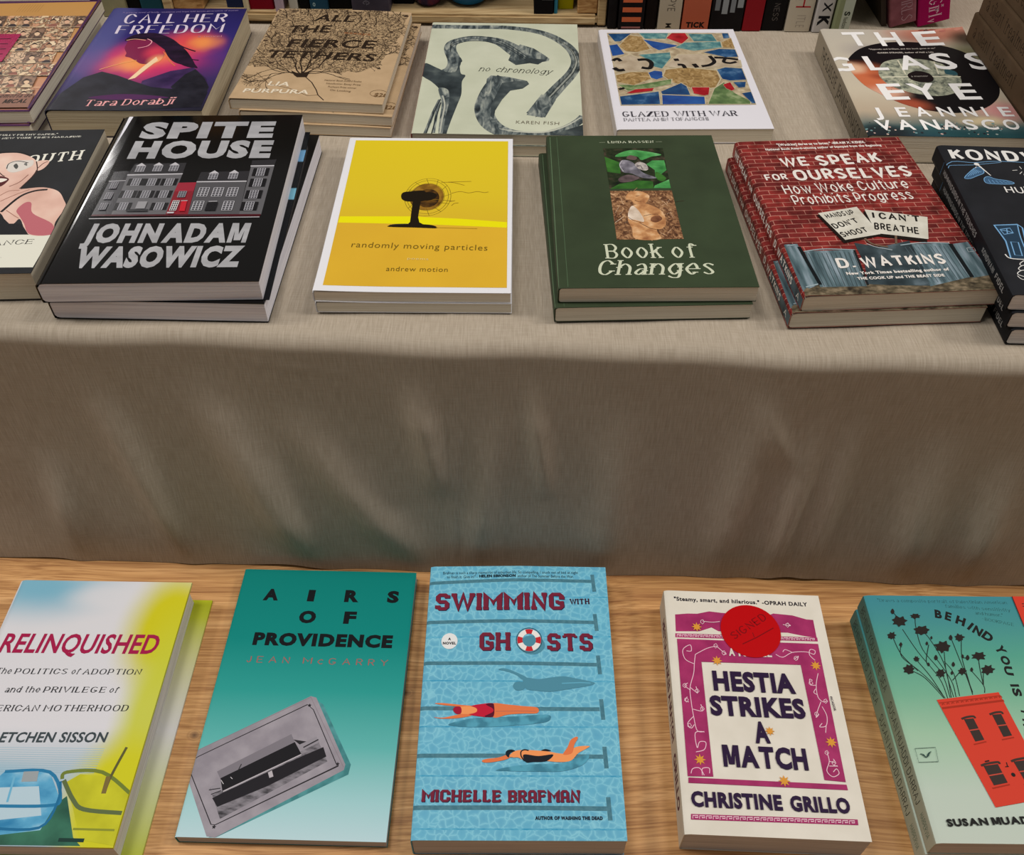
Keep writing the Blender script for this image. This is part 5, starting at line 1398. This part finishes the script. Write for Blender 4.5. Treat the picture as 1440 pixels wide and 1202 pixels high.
def glazed():
    w, l, t = .1386, .2013, .0138
    wp = ink('d4d2d8', .4)
    a = Art(w, l, ((841.7, 41.5), (1031.0, 40.9), (1089.0, 180.7), (867.7, 181.7)), 820, 0, 4.5)
    grout = noisemat('grout', [(.3, '8c7c64'), (.5, 'a8987c'), (.7, 'c0b498')], (150, 150, 150), 5)
    a.poly(grout, (150, 207), (918, 207), (1097, 662), (238, 668))
    bl = noisemat('blue_glaze', [(.25, '16305a'), (.55, '1f466f'), (.75, '56789a')], (90, 90, 90), 5, .3)
    cb = noisemat('cobalt_glaze', [(.25, '1c3678'), (.7, '2a5594')], (70, 70, 70), 4, .3)
    tq = noisemat('sea_glaze', [(.25, '2c5660'), (.5, '4f7f82'), (.72, '8aa89c')], (130, 130, 130), 5, .3)
    sd = noisemat('sand_glaze', [(.25, '6e5636'), (.5, '94784c'), (.72, 'b49a70')], (160, 120, 100), 6, distort=1.6)
    gr = noisemat('moss_glaze', [(.25, '3c5034'), (.5, '5c7448'), (.72, '8c9a70')], (110, 110, 110), 5)
    rd = noisemat('red_glaze', [(.3, '84141c'), (.7, 'b02830')], (80, 80, 80), 4, .3)
    cr = noisemat('cream_glaze', [(.3, '9a8a74'), (.7, 'bcae98')], (90, 90, 90), 5)
    tl = [(tq, (350, 208), (540, 208), (525, 245), (390, 245)), (sd, (225, 290), (290, 220), (370, 230), (425, 310), (340, 330), (270, 325)), (bl, (155, 212), (305, 210), (235, 262), (200, 262)), (cb, (165, 285), (215, 278), (262, 342), (185, 355)),
          (cb, (378, 248), (590, 285), (600, 290), (480, 318), (440, 300)), (rd, (525, 240), (560, 208), (645, 208), (668, 240), (625, 278)), (tq, (660, 212), (815, 215), (850, 262), (700, 262)), (sd, (868, 270), (935, 240), (960, 305), (880, 300)), (tq, (580, 300), (640, 268), (870, 262), (880, 300), (700, 322)), (bl, (878, 210), (916, 210), (926, 240), (888, 244)),
          (bl, (760, 330), (860, 308), (962, 312), (982, 360), (900, 362)), (tq, (350, 345), (550, 330), (556, 365), (500, 435), (440, 420), (400, 372)), (cr, (190, 380), (300, 345), (440, 400), (430, 440), (300, 455), (210, 450)), (cr, (520, 415), (600, 345), (740, 340), (850, 365), (990, 380), (1000, 420), (850, 425), (700, 430), (560, 425)),
          (sd, (205, 475), (300, 455), (410, 455), (430, 500), (320, 540), (215, 520)), (cb, (412, 460), (450, 446), (500, 452), (505, 490), (465, 504), (430, 492)), (sd, (520, 440), (640, 425), (845, 445), (870, 500), (840, 555), (720, 570), (560, 520), (505, 480)), (bl, (845, 440), (900, 425), (1005, 432), (1035, 505), (930, 512), (880, 500)),
          (gr, (215, 535), (330, 540), (560, 500), (560, 530), (420, 560), (280, 575)), (rd, (272, 590), (330, 565), (450, 556), (440, 575), (300, 592)), (bl, (230, 610), (480, 578), (490, 660), (240, 664)), (bl, (490, 580), (620, 525), (655, 545), (680, 602), (500, 598)), (rd, (685, 552), (800, 552), (795, 600), (765, 606), (700, 592)), (cb, (497, 600), (770, 612), (775, 660), (500, 662)),
          (gr, (790, 660), (830, 560), (890, 520), (960, 590), (1060, 640), (1060, 660)), (rd, (885, 535), (930, 520), (960, 565), (940, 576), (905, 560)), (bl, (950, 520), (1030, 518), (1025, 552), (985, 556)), (bl, (1005, 590), (1062, 580), (1092, 655), (1070, 655))]
    for m_, *p in tl:
        cx = sum(q[0] for q in p)/len(p); cy = sum(q[1] for q in p)/len(p)
        a.poly('b4a88c', *[(cx+(x-cx)*1.03, cy+(y-cy)*1.05) for x, y in p]); a.poly(m_, *[(cx+(x-cx)*.98, cy+(y-cy)*.97) for x, y in p])
    for p, mm in ((((188, 385), (215, 372), (238, 388)), 2.6), (((195, 430), (225, 445), (262, 442)), 3.2), (((345, 380), (400, 378), (432, 400), (420, 432), (370, 428)), 3.0), (((575, 380), (605, 378)), 3.2), (((598, 410), (630, 412), (645, 432)), 2.6), (((700, 405), (722, 428)), 3), (((750, 420), (800, 412), (830, 390), (800, 355)), 2.6), (((830, 365), (900, 368), (980, 378)), 2.4), (((900, 370), (890, 392), (930, 400), (970, 392)), 2.2), (((225, 565), (262, 558)), 2)):
        a.line('1a1818', mm*1.5, *p, curve=True)
    a.text('34323a', 'GLAZED', 252, 739, 544, 737, 32, 'S'); a.text('34323a', 'WITH WAR', 582, 736, 978, 733, 32, 'S')
    a.text('6a686c', 'PANTEA AMIN TOFANGCHI', 260, 768, 795, 762, 20, 'S')
    b = book('paperback_book', w, l, t, wp, ink('bdb8b4'), wp, CREAM, a, rnd=.0016)
    place(b, .1578, .8473, ZU, 1.19)
    tag(b, 'white paperback with a broken-tile mosaic picture, back row', 'book')
glazed()
def eye():
    w, l, t = .1395, .2080, .025
    base = blobmat('eye_blur', [(0, '26404a'), (.08, '3c5a5c'), (.2, 'b0a08a'), (.4, 'bfb49f'), (1, 'b3ac9f')],
        [(.80, .96, .5, .16, 'b0705c', .3, .95), (.95, .75, .25, .2, '5c5a30', .1, .8), (1.0, .90, .16, .1, '3c3428', .2, .9), (.25, .78, .25, .1, '98908c', .1, .7), (.92, .22, .25, .12, 'c48484', .1, .9), (.1, .03, .3, .1, '1e1c1e', .3, .8), (.7, .02, .5, .06, '24484c', .3, .9), (.75, .14, .25, .05, 'd8c49c', .1, .8)], warp=.08)
    a = Art(w, l, ((1153.3, 40.4), (1351.4, 43.9), (1455.4, 194.6), (1221.0, 189.9)), 1120, 0, 4.5)
    iris = blobmat('iris_print', '141214', [(.14, .48, .34, .22, 'c06844', .3, 1), (.1, .6, .12, .08, 'd8b090', .2, .9), (.22, .36, .22, .10, 'd0a088', .2, .9), (.34, .26, .2, .08, 'a04c34', .2, .9), (.3, .52, .18, .05, '8a3a26', .2, .8)], warp=.1)
    a.blob(iris, (345, 350), (420, 300), (560, 270), (740, 268), (900, 288), (1050, 330), (1180, 400), (1260, 480), (1288, 560), (1270, 630), (1180, 690), (1020, 715), (840, 700), (680, 660), (540, 600), (430, 540), (350, 460), (320, 400))
    pic = noisemat('iris_photo', [(.3, '3c4440'), (.5, '8c907e'), (.7, 'b4b49c')], (220, 180, 100), 5)
    a.blob(pic, (520, 440), (560, 390), (680, 372), (820, 380), (930, 410), (1010, 470), (1045, 510), (1020, 580), (900, 608), (740, 590), (600, 545), (530, 490))
    a.blob('2c5058', (940, 440), (1000, 450), (1020, 475), (950, 470)); a.line('d0ccb4', 1.6, (540, 488), (720, 486)); a.line('d0ccb4', 1.6, (860, 484), (1040, 486)); a.line('c8c4ac', 1.4, (640, 380), (690, 470), curve=True); a.line('c8c4ac', 1.4, (870, 390), (900, 470))
    a.hold = True
    for i in range(46):
        x, y = random.uniform(560, 1000), random.uniform(490, 580)
        a.line('2c302c', .5, (x, y), (x+random.uniform(4, 14), y+random.uniform(-6, 6)))
    a.hold = False
    a.blob('1a1314', (705, 470), (760, 450), (830, 462), (868, 495), (850, 520), (780, 520), (720, 500)); a.text('9a948c', 'a memoir', 728, 488, 836, 486, 10, 'R')
    a.hold = True
    for i in range(40):
        x, y = random.uniform(760, 1060), random.uniform(160, 210)
        a.blob(random.choice(['a8685c', '5a3028', 'b87c6c', '8a4c40']), (x, y), (x+25, y-5), (x+42, y+2), (x+18, y+6))
    for i in range(70):
        x, y = random.uniform(440, 1300), random.uniform(770, 852)
        a.circ(random.choice(['b89c94', 'c8b0a4', '8a9a94', '6a8c8c', '2a2a2e']), (x, y), random.uniform(.4, 1.3))
    a.hold = False
    wt = 'e6e4e2'
    for i, (ch, x0, x1) in enumerate((('T', 335, 480), ('H', 545, 685), ('E', 790, 942))):
        a.text(wt, ch, x0, 292, x1, 290, 88, 'B')
    for ch, x0, y0, x1, y1, h in (('G', 225, 452, 376, 450, 90), ('L', 468, 446, 590, 444, 90), ('A', 668, 444, 850, 440, 92), ('S', 895, 440, 1038, 438, 102), ('S', 1115, 440, 1250, 442, 102)):
        a.text(wt, ch, x0, y0, x1, y1, h, 'B')
    for ch, x0, y0, x1, y1, h in (('E', 570, 634, 722, 630, 104), ('Y', 760, 632, 938, 628, 104), ('E', 1035, 632, 1182, 630, 104)):
        a.text(wt, ch, x0, y0, x1, y1, h, 'B')
    for ch, x0, x1, y in (('J', 500, 552, 742), ('E', 650, 722, 740), ('A', 770, 860, 738), ('N', 918, 1010, 738), ('N', 1064, 1152, 738), ('I', 1205, 1222, 738), ('E', 1310, 1385, 738)):
        a.text(wt, ch, x0, y, x1, y, 60, 'B')
    for ch, x0, x1, y in (('V', 520, 620, 825), ('A', 655, 760, 823), ('N', 812, 918, 822), ('A', 938, 1040, 822), ('S', 1082, 1160, 822), ('C', 1195, 1290, 822), ('O', 1335, 1430, 822)):
        a.text(wt, ch, x0, y, x1, y, 64, 'B')
    a.text('a8a098', '"Hypnotic and brilliant, and this book gazes at us."', 460, 318, 882, 312, 8, 'H'); a.text('b4aca4', '-DARIN STRAUSS, author of Half a Life', 510, 341, 870, 337, 9, 'H')
    spn = gradmat('eye_spine', [(0, '4a463c'), (.3, '7a7060'), (1, '948a78')])
    b = book('paperback_book', w, l, t, base, spn, ink('8c8474'), CREAM, a, rnd=.002, curl=lambda x, y: .004*max(0, x/.07)**2*max(0, y/.1)**3,
             spine_art=[('302b24', 'THE GLASS EYE', .078, .012, .012, .007, 'R'), ('302b24', 'JEANNIE VANASCO', .004, -.085, .012, .007, 'R')])
    place(b, .3736, .8201, ZU, -1.57)
    tag(b, 'paperback with a dark iris and widely spaced white capitals, beside the brown stack', 'book')
eye()
def silent():
    w, l, t = .140, .200, .0266
    br = noisemat('brown_cover', [(.3, '50402f'), (.7, '5c4a38')], (40, 40, 40), 4, .6)
    b = book('hardcover_book', w, l, t, br, br, br, CREAM, None, rnd=.0015,
             spine_art=[('241a12', 'a silent treatment', .088, -.018, .012, .008, 'SL'), ('3a2c20', 'vanasco', -.036, -.078, .009, .009, 'SL')])
    place(b, .5135, .7955, ZU+t*2+.0004, -.8)
    lbs = ['brown book second from the bottom of the stack at the right edge', 'lowest brown book of the stack beside the dark iris paperback', 'brown book third from the bottom of the stack at the right edge', 'topmost brown book of the stack at the upper right edge']
    tag(b, lbs[2], 'book', 'brown books stacked at the right edge')
    for z, dx, dy, ya, lb in ((1, -.001, .004, -.4, lbs[0]), (0, .001, .001, -.6, lbs[1]), (3, .002, .003, -1.0, lbs[3])):
        d = dup(b, lb); place(d, .5135+dx, .7955+dy, ZU+t*z+.0002*z, ya)
silent()

# ------------------------------------------------------------------ standing books behind the back row
def stand(name, x, y, th, h, dep, cover, label, pages=CREAM, spine_art=None, lean=0.0, z=ZU, rz=0.0, group=None, rnd=.0015):
    """spine faces the aisle; x is the left edge of the spine, y its front, lean tips the top towards the left (degrees)"""
    b = book(name, dep, h, th, cover, cover, cover, pages, None, rnd=rnd, spine_art=spine_art)
    m = Matrix(((0, 0, 1, 0), (1, 0, 0, 0), (0, 1, 0, 0), (0, 0, 0, 1)))
    m = Matrix.Translation((0, dep/2+.0004, h/2)) @ m
    m = Matrix.Translation((x, y, z)) @ Matrix.Rotation(R(rz), 4, 'Z') @ Matrix.Rotation(R(-lean), 4, 'Y') @ m
    b.matrix_world = m
    tag(b, label, 'book', group)
    return b
def shelf_books():
    g = 'standing books behind the back row'
    bk = noisemat('dark_jacket', [(.3, '0c0a0b'), (.7, '161214')], (40, 40, 40))
    Y = .9775
    H = .2
    stand('hardcover_book', .0985, Y+.004, .010, .21, .14, bk, 'black book standing right beside the pine crate', group=g)
    st = [('c0603c', None, -.1+.0083+i*.010, -.1+.0083+i*.010+.005, .020, .0035, '') for i in range(19)]+[('8a5a58', None, -.0985, -.0965, .020, .0035, '')]
    stand('paperback_book', .1095, Y+.001, .027, H, .14, bk, 'black book with orange stripes across its standing spine', spine_art=st, group=g)
    stand('hardcover_book', .138, Y+.004, .012, .21, .14, ink('17100f'), 'black book standing between the orange-striped and the cream spines', group=g)
    cr = ink('a89c88', .6)
    stand('paperback_book', .1515, Y, .0235, H, .14, cr, 'cream book with small black letters down its standing spine', spine_art=[('2a2622', 'PYE', -.0675, -.0800, .008, .008, 'M'), ('2a2622', 'M', -.0925, -.0972, .006, .008, 'B')], group=g)
    co = ink('a8553c', .5)
    stand('paperback_book', .1765, Y, .0285, H, .14, co, 'coral book with a black word at the foot of its standing spine', spine_art=[('1a1412', 'TICK', .0045, .0245, .0060, -.0970, '>X')], group=g)
    bb = stand('hardcover_book', .206, Y, .034, H, .14, bk, 'black book with pale grey bars on its standing spine', spine_art=[('6a6c6e', None, -.079, .06, .005, .003, ''), ('85888a', None, -.0825, .06, .006, .0105, ''), ('74777a', None, -.081, .06, .005, .019, ''), ('85888a', None, -.076, .06, .006, .026, '')], group=g)
    stand('hardcover_book', .241, Y, .020, H, .14, ink('80161e', .5), 'red book standing among black ones', group=g)
    stand('paperback_book', .262, Y+.002, .023, H, .13, ink('121011'), 'black book with faint lettering beside the cream spine with a red letter', spine_art=[('5a5450', 'NESS', -.072, -.090, .006, .009, 'M')], group=g)
    wh = ink('b4aa98', .6)
    stand('hardcover_book', .2862, Y-.001, .0275, H, .14, wh, 'thick cream book with a large red letter on its standing spine', spine_art=[('9c2028', 'H', -.0650, -.0750, .017, .0055, 'M'), ('958c80', 'ITLE', -.0830, -.0955, .009, .010, 'L')], rnd=.004, group=g)
    stand('paperback_book', .3147, Y-.002, .0185, H, .14, ink('b8b4b2', .5), 'white book with a bold black letter at the foot of its standing spine', spine_art=[('16161a', 'K', -.083, -.0935, .012, .0035, 'X'), ('16161a', 'X', -.069, -.079, .009, .006, 'B')], group=g)
    stand('paperback_book', .3345, Y-.010, .0155, H, .14, ink('7c8262', .55), 'slim green book at the right end of the standing row', spine_art=[('a3a898', None, -.0995, .0995, .0105, .005, ''), ('30342c', 'S', -.075, -.0795, .006, .007, 'H'), ('30342c', 'Nonfiction', -.081, -.0925, .0045, .0075, 'R')], group=g)
    # leaning books
    ln = 'books leaning against the standing row'
    mp_ = noisemat('dusty_pink', [(.3, '6a3a42'), (.7, '86525a')], (60, 90, 60), 4, .6)
    stand('hardcover_book', .3930, Y+.014, .006, .13, .13, ink('3a322c'), 'thin dark book leaning beside the dusty pink spine', lean=17, group=ln)
    stand('hardcover_book', .4005, Y+.010, .0275, .165, .13, mp_, 'dusty pink book leaning left between the green and magenta spines', lean=16.5, spine_art=[('a08088', 'GIRLS', -.050, -.079, .011, .012, 'SL')], group=ln)
    stand('paperback_book', .4310, Y+.012, .0330, .175, .13, ink('920a4c', .45), 'magenta book leaning left beside the dusty pink one', lean=16, spine_art=[('d0a8b8', 'Girl', -.061, -.0800, .013, .011, 'S'), ('d0a8b8', 'v', -.0828, -.0865, .010, .010, 'R')], group=ln)
shelf_books()
def crate():
    pine = woodmat('pale_pine', ['a08860', 'b59c72', 'c0a87e', 'cab48c'], scale=(4, 60, 60), knots=False, rough=.6)
    end = noisemat('end_grain', [(.3, '7a5630'), (.45, '9c7448'), (.6, 'b08a5a'), (.8, 'bc9868')], (40, 12, 130), 2, .7, distort=2.2)
    t = empty('pine_crate', (-.13, .986, ZU), -.012)
    tag(t, 'pale pine crate behind the back row with small things standing in it', 'crate')
    bm = bmesh.new(); box(bm, -.232, .2175, 0, .145, .002, .0118)
    bmesh.ops.bevel(bm, geom=bm.edges[:], offset=.0022, segments=2, affect='EDGES')
    mesh_obj('base_board', bm, [pine], t)
    for x0, x1, nm in ((.1965, .2175, 'corner_block'), (-.232, -.200, 'corner_block')):
        bm = bmesh.new(); box(bm, x0, x1, .006, .045, .0120, .20); bmesh.ops.bevel(bm, geom=bm.edges[:], offset=.001, segments=1, affect='EDGES')
        mesh_obj(nm, bm, [end], t)
    for x0, x1 in ((.2178, .2270), (-.2415, -.2323)):
        bm = bmesh.new(); box(bm, x0, x1, .002, .145, .001, .20); bmesh.ops.bevel(bm, geom=bm.edges[:], offset=.001, segments=1, affect='EDGES')
        mesh_obj('side_board', bm, [pine], t)
    bm = bmesh.new(); box(bm, -.232, .2175, .1452, .153, .003, .20)
    mesh_obj('back_board', bm, [noisemat('dark_board', [(.3, '2a1c14'), (.7, '3a281c')], (30, 30, 30))], t)
    zc = ZU+.0120
    y0 = .992
    g = 'books standing in the pine crate'
    stand('paperback_book', -.2870+.006, y0+.004, .0255, .16, .10, ink('7c0c20', .5), 'dark red book standing in the pine crate', z=zc, group=g)
    stand('paperback_book', -.3125+.006, y0+.008, .018, .16, .10, ink('1e2848', .5), 'navy book standing at the left end of the pine crate', z=zc, group=g)
    stand('paperback_book', -.293+.007, y0-.002, .0045, .16, .10, ink('b8ac8c', .5), 'thin cream book standing left of the dark red one in the crate', z=zc, group=g)
    stand('paperback_book', -.2528, y0-.002, .0085, .16, .10, ink('a08e98', .5), 'narrow mauve book beside the dark red one in the crate', z=zc, group=g)
    stand('paperback_book', -.2385, y0+.001, .0085, .16, .10, ink('a8a498', .5), 'narrow white book in the crate between mauve and black', z=zc, group=g)
    stand('paperback_book', -.228, y0+.004, .011, .16, .10, ink('0c0b0c', .5), 'black book in the crate beside the narrow white one', z=zc, group=g)
    stand('paperback_book', -.2165, y0+.002, .019, .16, .10, ink('1c3c50', .5), 'dark teal book standing in the pine crate', z=zc, spine_art=[('8ca4a8', 'o', -.072, -.076, .004, .003, 'B')], group=g)
    stand('paperback_book', -.1970, y0+.006, .024, .16, .10, ink('0a0a0b', .5), 'black book in the crate between dark teal and grey', z=zc, group=g)
    gb = stand('paperback_book', -.1715, y0-.003, .040, .16, .08, noisemat('grey_box', [(.3, '2c2830'), (.7, '443e48')], (30, 30, 30)), 'charcoal grey book with a pale mark, standing in the crate', z=zc, spine_art=[('6c6870', 'ce', -.062, -.072, .009, .012, 'SL')], group=g)
    stand('paperback_book', -.130, y0+.02, .022, .16, .08, ink('0b0a0b', .5), 'black book standing behind the purple cup in the crate', z=zc, group=g)
    stand('paperback_book', .0205, y0-.004, .0205, .16, .07, ink('0e0d0f', .5), 'black book with tiny lettering near the right end of the crate', z=zc, spine_art=[('7a7a78', None, -.0655, -.0645, .012, .008, '')], group=g)
    stand('paperback_book', .0420, y0-.003, .0036, .16, .07, ink('2c6c80', .5), 'thin blue-green book beside the black one in the crate', z=zc, group=g)
    stand('paperback_book', .0466, y0+.009, .0165, .16, .07, ink('a8a00c', .5), 'yellow book standing at the right end of the crate', z=zc, group=g)
    def cup(name, x, y, prof, mat, label, extra=None):
        bm = bmesh.new(); n = 32; rings = []
        for r_, z in prof:
            rings.append([bm.verts.new((r_*math.cos(2*math.pi*i/n), r_*math.sin(2*math.pi*i/n), z)) for i in range(n)])
        for a_, b_ in zip(rings, rings[1:]):
            for i in range(n):
                bm.faces.new((a_[i], a_[(i+1) % n], b_[(i+1) % n], b_[i]))
        bm.faces.new(rings[0][::-1])
        o = mesh_obj(name, bm, [mat], smooth=True)
        o.location = (x, y, zc); tag(o, label, 'cup')
        return o
    pr = [(.013, 0), (.020, .003), (.0265, .012), (.029, .03), (.030, .06), (.030, .085), (.0285, .085), (.028, .06), (.026, .02), (.0, .012)]
    cup('ceramic_cup', -.0500, 1.022, [(r_*.93, z) for r_, z in pr], ink('0f5c94', .35), 'bright blue round-bottomed cup standing in the pine crate')
    cup('ceramic_cup', -.0925, 1.014, [(r_*.62, z) for r_, z in pr], noisemat('purple_pattern', [(.3, '14122c'), (.5, '2c1c48'), (.62, '5c2440'), (.75, '23284c')], (90, 90, 90), 4, .35), 'small dark purple patterned cup beside the blue one in the crate')
    # further left, standing on the cloth
    g2 = 'books standing left of the pine crate'
    stand('paperback_book', -.4540, 1.006, .010, .19, .12, ink('0c0b0c'), 'black book standing behind the gap between collage and purple books', group=g2)
    stand('paperback_book', -.4435, 1.004, .028, .19, .12, noisemat('floral_spine', [(.35, '4a2a24'), (.42, '8a8468'), (.7, '979270')], (60, 60, 60), 3), 'olive book with dark red flowers on its standing spine', group=g2)
    stand('paperback_book', -.4150, 1.006, .0145, .19, .12, ink('0c0b0c'), 'black book standing between the flowered and the blue-green spines', group=g2)
    stand('paperback_book', -.4000, 1.004, .0235, .19, .12, ink('1c4450', .5), 'blue-green book standing left of the pine crate', group=g2)
    stand('paperback_book', -.3763, 1.012, .0032, .19, .12, ink('1a1414'), 'thin black book touching the left side of the pine crate', group=g2)
crate()
